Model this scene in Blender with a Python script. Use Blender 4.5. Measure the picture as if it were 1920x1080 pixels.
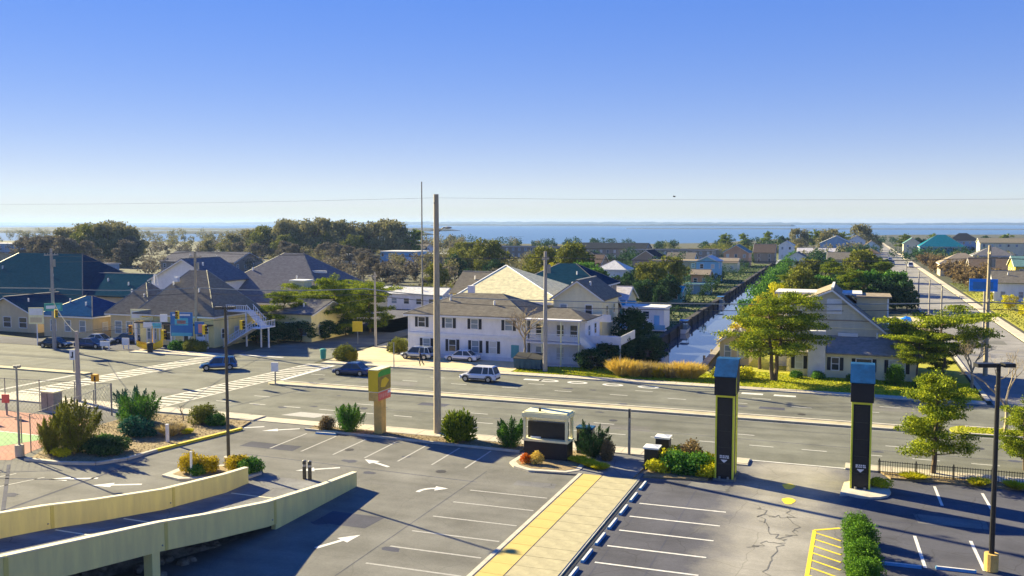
import bpy, bmesh, math, random
import numpy as np
from mathutils import Vector, Matrix
for o in list(bpy.data.objects): bpy.data.objects.remove(o, do_unlink=True)
scene = bpy.context.scene
COL = scene.collection
R = math.radians
# ------------------------------------------------------------------ camera
CAM_H = 18.0; YAW = R(20.5); PITCH = math.atan(122/1700)
cd = bpy.data.cameras.new('camera'); cam = bpy.data.objects.new('camera', cd); COL.objects.link(cam)
cam.location = (0, 0, CAM_H); cam.rotation_euler = (math.pi/2 - PITCH, 0, YAW)
cd.sensor_width = 36; cd.lens = 36*1700/1920; cd.clip_start = 0.5; cd.clip_end = 40000
scene.camera = cam
# ------------------------------------------------------------------ sky, sun, exposure
SUN_AZ = math.atan2(-0.943, 0.334); SUN_EL = R(24)
w = bpy.data.worlds.new('World'); scene.world = w; w.use_nodes = True
nt = w.node_tree; nt.nodes.clear()
sky = nt.nodes.new('ShaderNodeTexSky'); sky.sky_type = 'NISHITA'; sky.sun_disc = False
sky.sun_elevation = SUN_EL; sky.sun_rotation = SUN_AZ; sky.altitude = 0
sky.air_density = 1.0; sky.dust_density = 0.0; sky.ozone_density = 6.0
gm = nt.nodes.new('ShaderNodeGamma'); gm.inputs['Gamma'].default_value = 0.22
hs = nt.nodes.new('ShaderNodeHueSaturation'); hs.inputs['Saturation'].default_value = 3.2; hs.inputs['Hue'].default_value = 0.539
bg = nt.nodes.new('ShaderNodeBackground'); bg.inputs['Strength'].default_value = 0.144
wo = nt.nodes.new('ShaderNodeOutputWorld')
nt.links.new(sky.outputs[0], gm.inputs['Color']); nt.links.new(gm.outputs[0], hs.inputs['Color']); tn = nt.nodes.new('ShaderNodeMixRGB'); tn.blend_type = 'MULTIPLY'; tn.inputs[0].default_value = 1; tn.inputs[2].default_value = (1.0, 0.955, 1.03, 1); nt.links.new(hs.outputs[0], tn.inputs[1]); nt.links.new(tn.outputs[0], bg.inputs['Color']); nt.links.new(bg.outputs[0], wo.inputs['Surface'])
sd = bpy.data.lights.new('sun', 'SUN'); sd.energy = 4.5; sd.angle = R(0.5); sd.color = (1.0, 0.86, 0.50)
so = bpy.data.objects.new('sun', sd); COL.objects.link(so)
sv = Vector((math.sin(SUN_AZ)*math.cos(SUN_EL), math.cos(SUN_AZ)*math.cos(SUN_EL), math.sin(SUN_EL)))
so.rotation_euler = sv.to_track_quat('Z', 'Y').to_euler(); so.location = sv*200
vs = scene.view_settings; vs.view_transform = 'Standard'; vs.look = 'None'; vs.exposure = 1.98; vs.gamma = 1.0; vs.use_curve_mapping = False
scene.render.resolution_x = 1024; scene.render.resolution_y = 576
# ------------------------------------------------------------------ materials
M = {}
def mat(name, rgb, rough=0.85, var=0.12, scale=1.5, bump=0.0, bscale=20.0, metal=0.0, spec=0.35, rgb2=None, stretch=None, detail=5, coat=0):
    m = bpy.data.materials.new(name); m.use_nodes = True; n = m.node_tree; b = n.nodes['Principled BSDF']
    b.inputs['Roughness'].default_value = rough; b.inputs['Metallic'].default_value = metal
    b.inputs['Specular IOR Level'].default_value = spec
    if coat: b.inputs['Coat Weight'].default_value = coat; b.inputs['Coat Roughness'].default_value = 0.06
    tc = n.nodes.new('ShaderNodeTexCoord'); src = tc.outputs['Object']
    if stretch:
        mp = n.nodes.new('ShaderNodeMapping'); mp.inputs['Scale'].default_value = stretch; n.links.new(src, mp.inputs[0]); src = mp.outputs[0]
    c2 = rgb2 or tuple(max(0, c*(1-2*var)) for c in rgb)
    c1 = rgb if rgb2 else tuple(min(1, c*(1+var)) for c in rgb)
    nz = n.nodes.new('ShaderNodeTexNoise'); nz.inputs['Scale'].default_value = scale; nz.inputs['Detail'].default_value = detail; nz.inputs['Roughness'].default_value = 0.65
    n.links.new(src, nz.inputs['Vector'])
    rp = n.nodes.new('ShaderNodeValToRGB'); rp.color_ramp.elements[0].position = 0.3; rp.color_ramp.elements[1].position = 0.7
    rp.color_ramp.elements[0].color = (*c2, 1); rp.color_ramp.elements[1].color = (*c1, 1)
    n.links.new(nz.outputs['Fac'], rp.inputs[0]); n.links.new(rp.outputs[0], b.inputs['Base Color'])
    if bump:
        bz = n.nodes.new('ShaderNodeTexNoise'); bz.inputs['Scale'].default_value = bscale; bz.inputs['Detail'].default_value = 3; n.links.new(src, bz.inputs['Vector'])
        bp = n.nodes.new('ShaderNodeBump'); bp.inputs['Strength'].default_value = bump; bp.inputs['Distance'].default_value = 0.05
        n.links.new(bz.outputs['Fac'], bp.inputs['Height']); n.links.new(bp.outputs[0], b.inputs['Normal'])
    M[name] = m; return m
def leafmat(name, ramp, trans=0.22, rough=0.7):
    m = bpy.data.materials.new(name); m.use_nodes = True; n = m.node_tree; b = n.nodes['Principled BSDF']; out = n.nodes['Material Output']
    g = n.nodes.new('ShaderNodeNewGeometry'); tc = n.nodes.new('ShaderNodeTexCoord')
    nz = n.nodes.new('ShaderNodeTexNoise'); nz.inputs['Scale'].default_value = 0.9; nz.inputs['Detail'].default_value = 2; n.links.new(tc.outputs['Object'], nz.inputs['Vector'])
    ad = n.nodes.new('ShaderNodeMath'); ad.operation = 'MULTIPLY_ADD'; ad.inputs[1].default_value = 0.5; n.links.new(g.outputs['Random Per Island'], ad.inputs[0])
    ml = n.nodes.new('ShaderNodeMath'); ml.operation = 'MULTIPLY_ADD'; ml.inputs[1].default_value = 1.2; ml.inputs[2].default_value = -0.35; n.links.new(nz.outputs['Fac'], ml.inputs[0]); n.links.new(ml.outputs[0], ad.inputs[2])
    rp = n.nodes.new('ShaderNodeValToRGB'); cr = rp.color_ramp
    while len(cr.elements) < len(ramp): cr.elements.new(0.5)
    for i, c in enumerate(ramp): cr.elements[i].position = i/(len(ramp)-1); cr.elements[i].color = (*c, 1)
    n.links.new(ad.outputs[0], rp.inputs[0]); n.links.new(rp.outputs[0], b.inputs['Base Color']); b.inputs['Roughness'].default_value = rough; b.inputs['Specular IOR Level'].default_value = 0.05
    tr = n.nodes.new('ShaderNodeBsdfTranslucent'); n.links.new(rp.outputs[0], tr.inputs['Color'])
    mx = n.nodes.new('ShaderNodeMixShader'); mx.inputs[0].default_value = trans
    n.links.new(b.outputs[0], mx.inputs[1]); n.links.new(tr.outputs[0], mx.inputs[2]); n.links.new(mx.outputs[0], out.inputs['Surface'])
    M[name] = m; return m
def asphalt(name, rgb, stain=0.25, crack=0.0, rgb2=None):
    m = mat(name, rgb, 0.95, 0.10, 0.35, 0.25, 60, rgb2=rgb2, spec=0.12)
    n = m.node_tree; b = n.nodes['Principled BSDF']; old = b.inputs['Base Color'].links[0].from_socket
    tc = [x for x in n.nodes if x.type == 'TEX_COORD'][0]
    nz = n.nodes.new('ShaderNodeTexNoise'); nz.inputs['Scale'].default_value = 7; nz.inputs['Detail'].default_value = 8; nz.inputs['Roughness'].default_value = 0.75; n.links.new(tc.outputs['Object'], nz.inputs['Vector'])
    mp = n.nodes.new('ShaderNodeMapping'); mp.inputs['Scale'].default_value = (0.03, 0.55, 1); n.links.new(tc.outputs['Object'], mp.inputs[0])
    n2 = n.nodes.new('ShaderNodeTexNoise'); n2.inputs['Scale'].default_value = 1.0; n2.inputs['Detail'].default_value = 4; n.links.new(mp.outputs[0], n2.inputs['Vector'])
    m1 = n.nodes.new('ShaderNodeMixRGB'); m1.blend_type = 'OVERLAY'; m1.inputs[0].default_value = 0.35; n.links.new(old, m1.inputs[1]); n.links.new(nz.outputs['Fac'], m1.inputs[2])
    m2 = n.nodes.new('ShaderNodeMixRGB'); m2.blend_type = 'OVERLAY'; m2.inputs[0].default_value = stain; n.links.new(m1.outputs[0], m2.inputs[1]); n.links.new(n2.outputs['Fac'], m2.inputs[2])
    vs_ = n.nodes.new('ShaderNodeTexVoronoi'); vs_.feature = 'SMOOTH_F1'; vs_.inputs['Scale'].default_value = 0.45; dn = n.nodes.new('ShaderNodeMixRGB'); dn.blend_type = 'ADD'; dn.inputs[0].default_value = 0.7; n.links.new(tc.outputs['Object'], dn.inputs[1]); n.links.new(nz.outputs['Color'], dn.inputs[2]); n.links.new(dn.outputs[0], vs_.inputs['Vector'])
    mr = n.nodes.new('ShaderNodeMapRange'); mr.inputs[1].default_value = 0.0; mr.inputs[2].default_value = 0.42; mr.inputs[3].default_value = 0.30; mr.inputs[4].default_value = 0.0; n.links.new(vs_.outputs['Distance'], mr.inputs[0])
    m4 = n.nodes.new('ShaderNodeMixRGB'); n.links.new(mr.outputs[0], m4.inputs[0]); n.links.new(m2.outputs[0], m4.inputs[1]); m4.inputs[2].default_value = (*[c*0.55 for c in rgb], 1)
    n5 = n.nodes.new('ShaderNodeTexNoise'); n5.inputs['Scale'].default_value = 0.09; n5.inputs['Detail'].default_value = 6; n5.inputs['Roughness'].default_value = 0.7; n.links.new(tc.outputs['Object'], n5.inputs['Vector'])
    m5 = n.nodes.new('ShaderNodeMixRGB'); m5.blend_type = 'OVERLAY'; m5.inputs[0].default_value = 0.55; n.links.new(m4.outputs[0], m5.inputs[1]); n.links.new(n5.outputs['Fac'], m5.inputs[2])
    last = m5
    if crack:
        vo = n.nodes.new('ShaderNodeTexVoronoi'); vo.feature = 'DISTANCE_TO_EDGE'; vo.inputs['Scale'].default_value = 0.22
        dz = n.nodes.new('ShaderNodeMixRGB'); dz.inputs[0].default_value = 0.6; n.links.new(tc.outputs['Object'], dz.inputs[1]); n3 = n.nodes.new('ShaderNodeTexNoise'); n3.inputs['Scale'].default_value = 0.8; n.links.new(tc.outputs['Object'], n3.inputs['Vector'])
        dz.blend_type = 'ADD'; n.links.new(n3.outputs['Color'], dz.inputs[2]); n.links.new(dz.outputs[0], vo.inputs['Vector'])
        lt = n.nodes.new('ShaderNodeMath'); lt.operation = 'LESS_THAN'; lt.inputs[1].default_value = 0.006; n.links.new(vo.outputs['Distance'], lt.inputs[0])
        mc = n.nodes.new('ShaderNodeMath'); mc.operation = 'MULTIPLY'; mc.inputs[1].default_value = crack; n.links.new(lt.outputs[0], mc.inputs[0])
        m3 = n.nodes.new('ShaderNodeMixRGB'); n.links.new(mc.outputs[0], m3.inputs[0]); n.links.new(last.outputs[0], m3.inputs[1]); m3.inputs[2].default_value = (0.03, 0.03, 0.03, 1); last = m3
    n.links.new(last.outputs[0], b.inputs['Base Color'])
    return m
def siding(name, rgb, pitch=0.2):
    m = mat(name, rgb, 0.75, 0.07, 0.9, stretch=(1, 1, 0.35)); n = m.node_tree; b = n.nodes['Principled BSDF']
    tc = [x for x in n.nodes if x.type == 'TEX_COORD'][0]
    wv = n.nodes.new('ShaderNodeTexWave'); wv.bands_direction = 'Z'; wv.wave_profile = 'SAW'; wv.inputs['Scale'].default_value = 0.314/pitch; n.links.new(tc.outputs['Object'], wv.inputs['Vector'])
    bp = n.nodes.new('ShaderNodeBump'); bp.inputs['Strength'].default_value = 0.6; bp.inputs['Distance'].default_value = 0.03
    n.links.new(wv.outputs['Fac'], bp.inputs['Height']); n.links.new(bp.outputs[0], b.inputs['Normal']); return m
def roofmat(name, rgb):
    m = mat(name, rgb, 0.95, 0.16, 1.6, 0.3, 14, stretch=(1, 1, 3), spec=0.0); return m
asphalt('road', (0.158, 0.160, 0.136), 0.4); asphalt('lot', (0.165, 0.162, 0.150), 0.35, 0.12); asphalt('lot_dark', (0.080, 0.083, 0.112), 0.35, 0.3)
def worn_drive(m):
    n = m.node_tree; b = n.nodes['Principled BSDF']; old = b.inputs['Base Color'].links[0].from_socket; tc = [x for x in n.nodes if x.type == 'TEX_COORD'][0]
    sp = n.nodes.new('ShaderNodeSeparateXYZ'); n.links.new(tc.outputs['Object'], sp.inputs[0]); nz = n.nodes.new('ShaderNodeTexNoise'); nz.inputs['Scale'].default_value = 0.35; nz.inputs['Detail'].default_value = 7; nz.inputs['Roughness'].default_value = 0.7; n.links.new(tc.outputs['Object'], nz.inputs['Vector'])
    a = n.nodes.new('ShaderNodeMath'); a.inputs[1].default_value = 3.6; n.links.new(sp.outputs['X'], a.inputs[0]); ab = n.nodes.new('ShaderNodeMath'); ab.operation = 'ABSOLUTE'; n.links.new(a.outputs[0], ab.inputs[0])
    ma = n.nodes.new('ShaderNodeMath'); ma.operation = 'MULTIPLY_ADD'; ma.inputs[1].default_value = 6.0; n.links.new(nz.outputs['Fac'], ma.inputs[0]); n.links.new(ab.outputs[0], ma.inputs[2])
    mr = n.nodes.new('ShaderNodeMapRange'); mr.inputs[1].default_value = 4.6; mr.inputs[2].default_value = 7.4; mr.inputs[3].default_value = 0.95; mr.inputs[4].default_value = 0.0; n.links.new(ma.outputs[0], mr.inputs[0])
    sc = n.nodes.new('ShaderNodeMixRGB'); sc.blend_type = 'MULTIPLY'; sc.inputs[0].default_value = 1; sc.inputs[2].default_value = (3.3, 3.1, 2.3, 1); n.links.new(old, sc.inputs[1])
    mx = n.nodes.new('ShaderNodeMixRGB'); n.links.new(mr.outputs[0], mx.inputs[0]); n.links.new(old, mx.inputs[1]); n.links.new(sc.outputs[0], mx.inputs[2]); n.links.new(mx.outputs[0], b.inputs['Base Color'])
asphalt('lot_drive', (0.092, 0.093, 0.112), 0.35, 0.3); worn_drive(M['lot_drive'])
asphalt('drive_pale', (0.21, 0.21, 0.21), 0.35, 0.4, rgb2=(0.12, 0.12, 0.13)); asphalt('street_pale', (0.25, 0.24, 0.23), 0.2)
mat('concrete', (0.50, 0.44, 0.34), 0.9, 0.10, 1.2, 0.2, 30); mat('kerb', (0.50, 0.46, 0.38), 0.9, 0.12, 1.5, 0.2, 25)
mat('walk_yellow', (0.52, 0.41, 0.13), 0.9, 0.12, 0.9, 0.15, 30, rgb2=(0.44, 0.34, 0.11)); mat('walk_tan', (0.40, 0.355, 0.22), 0.9, 0.12, 1.2, 0.15, 30)
mat('median_fill', (0.46, 0.40, 0.26), 0.95, 0.15, 0.8, 0.3, 20)
mat('stucco', (0.84, 0.73, 0.27), 0.92, 0.09, 1.6, 0.35, 40, stretch=(1.2, 1.0, 0.18), rgb2=(0.66, 0.57, 0.24)); mat('stucco_cap', (0.72, 0.66, 0.45), 0.9, 0.06, 1.0); mat('sealant', (0.62, 0.52, 0.14), 0.7, 0.05)
mat('paint_white', (0.72, 0.71, 0.68), 0.7, 0.14, 3.0, rgb2=(0.48, 0.47, 0.44)); mat('paint_worn', (0.42, 0.41, 0.39), 0.8, 0.2, 5.0, rgb2=(0.28, 0.275, 0.26)); mat('paint_yellow', (0.75, 0.56, 0.04), 0.7, 0.12, 3.0); mat('shade_blue', (0.10, 0.32, 0.55), 0.6, 0.1)
mat('paint_fade', (0.50, 0.49, 0.45), 0.8, 0.2, 5.0, rgb2=(0.34, 0.335, 0.31)); mat('crosswalk', (0.60, 0.57, 0.49), 0.8, 0.14, 2.0, rgb2=(0.36, 0.345, 0.31))
mat('soil', (0.26, 0.19, 0.10), 0.95, 0.2, 3.0, 0.5, 15); mat('ground', (0.07, 0.065, 0.038), 0.95, 0.2, 0.05, 0, rgb2=(0.035, 0.042, 0.02), detail=9); mat('yard', (0.13, 0.14, 0.04), 0.95, 0.2, 0.3, 0.3, 6, rgb2=(0.06, 0.085, 0.025)); mat('sandlot', (0.55, 0.46, 0.28), 0.95, 0.1, 0.5, 0.2, 10)
mat('lawn', (0.26, 0.28, 0.02), 0.95, 0.2, 1.5, 0.4, 30, rgb2=(0.38, 0.34, 0.03)); mat('marsh', (0.14, 0.12, 0.07), 0.95, 0.2, 0.02)
mat('court_red', (0.34, 0.14, 0.10), 0.9, 0.08, 0.8); mat('court_green', (0.20, 0.36, 0.14), 0.9, 0.08, 0.8)
mat('black_metal', (0.014, 0.014, 0.016), 0.45, 0.2, 4.0, spec=0.4); mat('black_panel', (0.012, 0.012, 0.015), 0.55, 0.15, 1.5); mat('neon_trim', (0.74, 0.73, 0.05), 0.5, 0.06); mat('blue_skytint_metal', (0.006, 0.075, 0.20), 0.75, 0.25, 1.2, spec=0.12)  # tower caps: sky reflection painted in as blue; cabinet lid: plain blue
mat('cream', (0.82, 0.76, 0.44), 0.75, 0.06); mat('white', (0.74, 0.74, 0.74), 0.7, 0.05); mat('whitewash', (0.66, 0.65, 0.70), 0.75, 0.06)
mat('galv', (0.30, 0.29, 0.26), 0.55, 0.12, 3.0, metal=0.4); mat('bronze', (0.06, 0.055, 0.045), 0.5, 0.12); mat('pole_wood', (0.42, 0.35, 0.24), 0.9, 0.15, 4.0, 0.3, 12, stretch=(4, 4, 0.4)); mat('pole_wood_grey', (0.36, 0.33, 0.30), 0.9, 0.15, 4.0, 0.3, 12, stretch=(4, 4, 0.4))
mat('wire', (0.05, 0.05, 0.055), 0.6, 0.05); mat('cable', (0.22, 0.24, 0.25), 0.6, 0.05); mat('trunk', (0.13, 0.095, 0.065), 0.95, 0.25, 5.0, 0.5, 14, stretch=(3, 3, 0.6)); mat('bark_pale', (0.36, 0.29, 0.19), 0.95, 0.2, 4.0, 0.4, 14)
mat('glass', (0.03, 0.04, 0.05), 0.08, 0.1, spec=0.6); mat('glass_sky', (0.20, 0.26, 0.32), 0.12, 0.1, spec=0.6); mat('shutter', (0.02, 0.022, 0.03), 0.6, 0.1); mat('tyre', (0.018, 0.018, 0.018), 0.85, 0.1); mat('rim', (0.45, 0.45, 0.46), 0.35, 0.05, metal=0.7)
mat('car_white', (0.70, 0.70, 0.72), 0.25, 0.02, coat=0.6); mat('car_navy', (0.012, 0.04, 0.13), 0.25, 0.02, coat=0.7); mat('car_blue', (0.03, 0.14, 0.32), 0.25, 0.02, coat=0.7); mat('car_dark', (0.02, 0.024, 0.03), 0.25, 0.02, coat=0.7); mat('car_silver', (0.42, 0.46, 0.50), 0.25, 0.02, coat=0.7, metal=0.3)
mat('plastic_dark', (0.03, 0.03, 0.03), 0.6, 0.1); mat('tail_red', (0.4, 0.01, 0.01), 0.3, 0.05); mat('lamp_clear', (0.75, 0.75, 0.7), 0.15, 0.02)
mat('dumpster', (0.02, 0.07, 0.13), 0.6, 0.15, 2.0); mat('sign_yellow', (0.72, 0.50, 0.02), 0.6, 0.05); mat('sign_orange', (0.75, 0.36, 0.02), 0.6, 0.05); mat('sign_red', (0.72, 0.14, 0.10), 0.6, 0.05); mat('sign_pink', (0.75, 0.30, 0.24), 0.6, 0.08, 3.0); mat('sign_green', (0.05, 0.32, 0.04), 0.6, 0.06); mat('sign_teal', (0.05, 0.33, 0.26), 0.6, 0.06); mat('sign_blue', (0.03, 0.16, 0.42), 0.6, 0.06); mat('sign_cyan', (0.10, 0.45, 0.55), 0.6, 0.06); mat('sign_olive', (0.30, 0.22, 0.04), 0.6, 0.2, 4.0); mat('post_tan', (0.70, 0.44, 0.12), 0.85, 0.12, 2.0, 0.2, 20)
siding('sid_white', (0.80, 0.79, 0.80)); siding('sid_cream', (0.76, 0.69, 0.47)); siding('sid_yellow', (0.82, 0.72, 0.36)); siding('sid_grey', (0.58, 0.55, 0.44)); siding('sid_beige', (0.62, 0.51, 0.32)); siding('sid_blue', (0.24, 0.38, 0.56)); siding('sid_teal', (0.10, 0.33, 0.36)); siding('sid_salmon', (0.60, 0.33, 0.20)); siding('sid_brown', (0.30, 0.25, 0.20)); siding('sid_brightyellow', (0.60, 0.48, 0.06)); siding('sid_skyblue', (0.20, 0.48, 0.75))
roofmat('rf_grey', (0.20, 0.18, 0.145)); roofmat('rf_slate', (0.165, 0.16, 0.17)); roofmat('rf_lean', (0.28, 0.26, 0.25)); roofmat('rf_teal', (0.010, 0.042, 0.075)); roofmat('rf_cream', (0.78, 0.70, 0.42)); mat('blind', (0.55, 0.54, 0.5), 0.6, 0.05); roofmat('rf_brown', (0.15, 0.115, 0.09)); roofmat('rf_tan', (0.30, 0.25, 0.19)); roofmat('rf_white', (0.66, 0.65, 0.62)); roofmat('rf_dark', (0.04, 0.045, 0.055)); roofmat('rf_lilac', (0.58, 0.55, 0.55)); roofmat('rf_bright_teal', (0.03, 0.33, 0.42)); roofmat('rf_deep_teal', (0.01, 0.15, 0.22)); roofmat('rf_navy', (0.012, 0.05, 0.14)); roofmat('rf_seagreen', (0.13, 0.24, 0.24))
mat('tarp', (0.01, 0.20, 0.75), 0.5, 0.1); mat('bulkhead', (0.035, 0.032, 0.035), 0.9, 0.25, 2.0); mat('dock_wood', (0.30, 0.26, 0.21), 0.9, 0.15, 2.0); mat('rubble', (0.20, 0.19, 0.16), 0.95, 0.3, 2.5, 0.8, 6)
mat('farland', (0.022, 0.032, 0.036), 0.95, 0.2, 0.004); mat('skin', (0.45, 0.28, 0.2), 0.6, 0.05); mat('cloth_dark', (0.02, 0.025, 0.035), 0.9, 0.1); mat('cloth_grey', (0.06, 0.06, 0.07), 0.9, 0.1)
leafmat('lf_pine', [(0.019, 0.046, 0.012), (0.078, 0.132, 0.012), (0.248, 0.295, 0.019), (0.372, 0.388, 0.023)])
leafmat('lf_pine_yel', [(0.025, 0.06, 0.012), (0.11, 0.165, 0.014), (0.33, 0.38, 0.022), (0.52, 0.50, 0.03)])
leafmat('lf_pine_org', [(0.046, 0.078, 0.016), (0.248, 0.264, 0.019), (0.527, 0.403, 0.023), (0.713, 0.310, 0.031)])
leafmat('lf_green', [(0.014, 0.055, 0.019), (0.037, 0.131, 0.023), (0.112, 0.242, 0.028), (0.186, 0.335, 0.037)])
leafmat('lf_bluegreen', [(0.009, 0.046, 0.034), (0.019, 0.093, 0.062), (0.046, 0.155, 0.093)])
leafmat('lf_deep', [(0.011, 0.035, 0.015), (0.029, 0.077, 0.027), (0.077, 0.136, 0.039)])
leafmat('lf_olive', [(0.068, 0.077, 0.020), (0.155, 0.174, 0.024), (0.290, 0.271, 0.039)])
leafmat('lf_yellow', [(0.20, 0.16, 0.01), (0.50, 0.38, 0.015), (0.68, 0.52, 0.03)])
leafmat('lf_limeyel', [(0.186, 0.217, 0.016), (0.558, 0.527, 0.023), (0.800, 0.713, 0.031)])
leafmat('lf_orange', [(0.46, 0.33, 0.06), (0.74, 0.55, 0.10), (0.80, 0.67, 0.28)])
leafmat('lf_red', [(0.40, 0.05, 0.01), (0.62, 0.16, 0.01), (0.65, 0.30, 0.02)])
leafmat('lf_brown', [(0.09, 0.095, 0.04), (0.18, 0.17, 0.075), (0.28, 0.25, 0.11), (0.29, 0.31, 0.09)]) #[(0.093, 0.070, 0.039), (0.186, 0.132, 0.070), (0.279, 0.217, 0.093), (0.217, 0.217, 0.062)])
leafmat('lf_greybrown', [(0.08, 0.068, 0.052), (0.15, 0.13, 0.095), (0.23, 0.20, 0.14)])
leafmat('lf_straw', [(0.30, 0.22, 0.08), (0.46, 0.36, 0.16), (0.58, 0.48, 0.26)])
leafmat('lf_rust', [(0.10, 0.075, 0.04), (0.19, 0.135, 0.065), (0.27, 0.20, 0.10)])
leafmat('lf_hedge', [(0.03, 0.09, 0.01), (0.10, 0.22, 0.02), (0.22, 0.36, 0.03)]); leafmat('lf_lawn', [(0.155, 0.248, 0.016), (0.403, 0.434, 0.023), (0.620, 0.558, 0.031)])
def watermat(name, rgb, rough, bs, bstr, stretch):
    m = mat(name, rgb, rough, 0.05, 0.05, spec=0.5); n = m.node_tree; b = n.nodes['Principled BSDF']; b.inputs['IOR'].default_value = 1.4
    tc = [x for x in n.nodes if x.type == 'TEX_COORD'][0]; mp = n.nodes.new('ShaderNodeMapping'); mp.inputs['Scale'].default_value = stretch; n.links.new(tc.outputs['Object'], mp.inputs[0])
    nz = n.nodes.new('ShaderNodeTexNoise'); nz.inputs['Scale'].default_value = bs; nz.inputs['Detail'].default_value = 4; n.links.new(mp.outputs[0], nz.inputs['Vector'])
    bp = n.nodes.new('ShaderNodeBump'); bp.inputs['Strength'].default_value = bstr; bp.inputs['Distance'].default_value = 0.1; n.links.new(nz.outputs['Fac'], bp.inputs['Height']); n.links.new(bp.outputs[0], b.inputs['Normal'])
watermat('water_canal', (0.085, 0.10, 0.125), 0.03, 0.6, 0.03, (1, 1, 1)); watermat('water_bay', (0.05, 0.12, 0.22), 0.3, 0.15, 1.0, (1, 0.5, 1))
# ------------------------------------------------------------------ builders
def link(o, parent=None):
    COL.objects.link(o)
    if parent is not None: o.parent = parent
    return o
def tag(o, label=None, cat=None, group=None, kind=None):
    if label: o['label'] = label
    if cat: o['category'] = cat
    if group: o['group'] = group
    if kind: o['kind'] = kind
    return o
def thing(name, label, cat, loc=(0, 0, 0), rz=0, group=None, s=1):
    o = bpy.data.objects.new(name, None); o.empty_display_size = 0.3; link(o); o.location = loc; o.rotation_euler = (0, 0, rz); o.scale = (s, s, s)
    return tag(o, label, cat, group)
def copy_tree(o, parent=None):
    c = o.copy(); COL.objects.link(c); c.parent = parent
    for ch in list(o.children): copy_tree(ch, c)
    return c
def dup(root, loc, rz=0, s=1, label=None, group=None):
    c = copy_tree(root); c.location = loc; c.rotation_euler = (0, 0, rz); c.scale = (s, s, s) if not isinstance(s, tuple) else s
    if label: c['label'] = label
    if group: c['group'] = group
    return c
class MB:
    def __init__(s): s.v = []; s.f = []
    def add(s, vs, fs): k = len(s.v); s.v += [tuple(p) for p in vs]; s.f += [[i+k for i in f] for f in fs]; return s
    def box(s, x0, y0, z0, x1, y1, z1):
        return s.add([(x0, y0, z0), (x1, y0, z0), (x1, y1, z0), (x0, y1, z0), (x0, y0, z1), (x1, y0, z1), (x1, y1, z1), (x0, y1, z1)], [(0, 3, 2, 1), (4, 5, 6, 7), (0, 1, 5, 4), (1, 2, 6, 5), (2, 3, 7, 6), (3, 0, 4, 7)])
    def cbox(s, c, d): return s.box(c[0]-d[0]/2, c[1]-d[1]/2, c[2]-d[2]/2, c[0]+d[0]/2, c[1]+d[1]/2, c[2]+d[2]/2)
    def prism(s, poly, z0, z1):
        n = len(poly); k = [(p[0], p[1], z0) for p in poly]+[(p[0], p[1], z1) for p in poly]
        return s.add(k, [list(range(n))[::-1], list(range(n, 2*n))]+[(i, (i+1) % n, n+(i+1) % n, n+i) for i in range(n)])
    def slab(s, pts, t):                                   # any planar polygon thickened by t along its normal
        p = [Vector(q) for q in pts]; nn = (p[1]-p[0]).cross(p[2]-p[0]).normalized()*t; n = len(p)
        return s.add([tuple(q) for q in p]+[tuple(q+nn) for q in p], [list(range(n))[::-1], list(range(n, 2*n))]+[(i, (i+1) % n, n+(i+1) % n, n+i) for i in range(n)])
    def sheet(s, poly, z=0): return s.add([(p[0], p[1], z) for p in poly], [list(range(len(poly)))])
    def tube(s, pts, rad, n=6, cap=True):
        pts = [Vector(p) for p in pts]; k = len(pts)
        if not hasattr(rad, '__len__'): rad = [rad]*k
        vs = []
        for i, p in enumerate(pts):
            d = (pts[min(i+1, k-1)]-pts[max(i-1, 0)])
            d = d.normalized() if d.length > 1e-9 else Vector((0, 0, 1))
            a = d.orthogonal().normalized() if abs(d.z) < 0.95 else Vector((1, 0, 0)); a = (a-d*a.dot(d)).normalized(); b = d.cross(a)
            for j in range(n): t = 2*math.pi*j/n; vs.append(p+(a*math.cos(t)+b*math.sin(t))*rad[i])
        fs = [(i*n+j, i*n+(j+1) % n, (i+1)*n+(j+1) % n, (i+1)*n+j) for i in range(k-1) for j in range(n)]
        if cap: fs += [list(range(n))[::-1], list(range((k-1)*n, k*n))]
        return s.add(vs, fs)
    def cyl(s, x, y, z0, z1, r, n=10, r1=None): return s.tube([(x, y, z0), (x, y, z1)], [r, r if r1 is None else r1], n)
    def dome(s, c, r, nu=10, nv=6, full=True):
        vs = []; fs = []
        for i in range(nv+1):
            ph = math.pi*i/nv
            for j in range(nu): t = 2*math.pi*j/nu; vs.append((c[0]+r[0]*math.sin(ph)*math.cos(t), c[1]+r[1]*math.sin(ph)*math.sin(t), c[2]+r[2]*math.cos(ph)))
        fs = [(i*nu+j, (i+1)*nu+j, (i+1)*nu+(j+1) % nu, i*nu+(j+1) % nu) for i in range(nv) for j in range(nu)]
        return s.add(vs, fs)
    def mesh(s, name, m, smooth=False):
        me = bpy.data.meshes.new(name); me.from_pydata(s.v, [], s.f); me.validate(); me.update()
        me.materials.append(M[m] if isinstance(m, str) else m)
        if smooth: me.polygons.foreach_set('use_smooth', [True]*len(me.polygons))
        return me
    def build(s, name, m, parent=None, loc=None, smooth=False):
        o = bpy.data.objects.new(name, s.mesh(name, m, smooth)); link(o, parent)
        if loc: o.location = loc
        return o
def inst(name, me, parent=None, loc=(0, 0, 0), rz=0):
    o = bpy.data.objects.new(name, me); link(o, parent); o.location = loc; o.rotation_euler = (0, 0, rz); return o
def struct(name, mb, m, parent=None):
    o = mb.build(name, m, parent)
    if parent is None: o['kind'] = 'structure'
    return o
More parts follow.
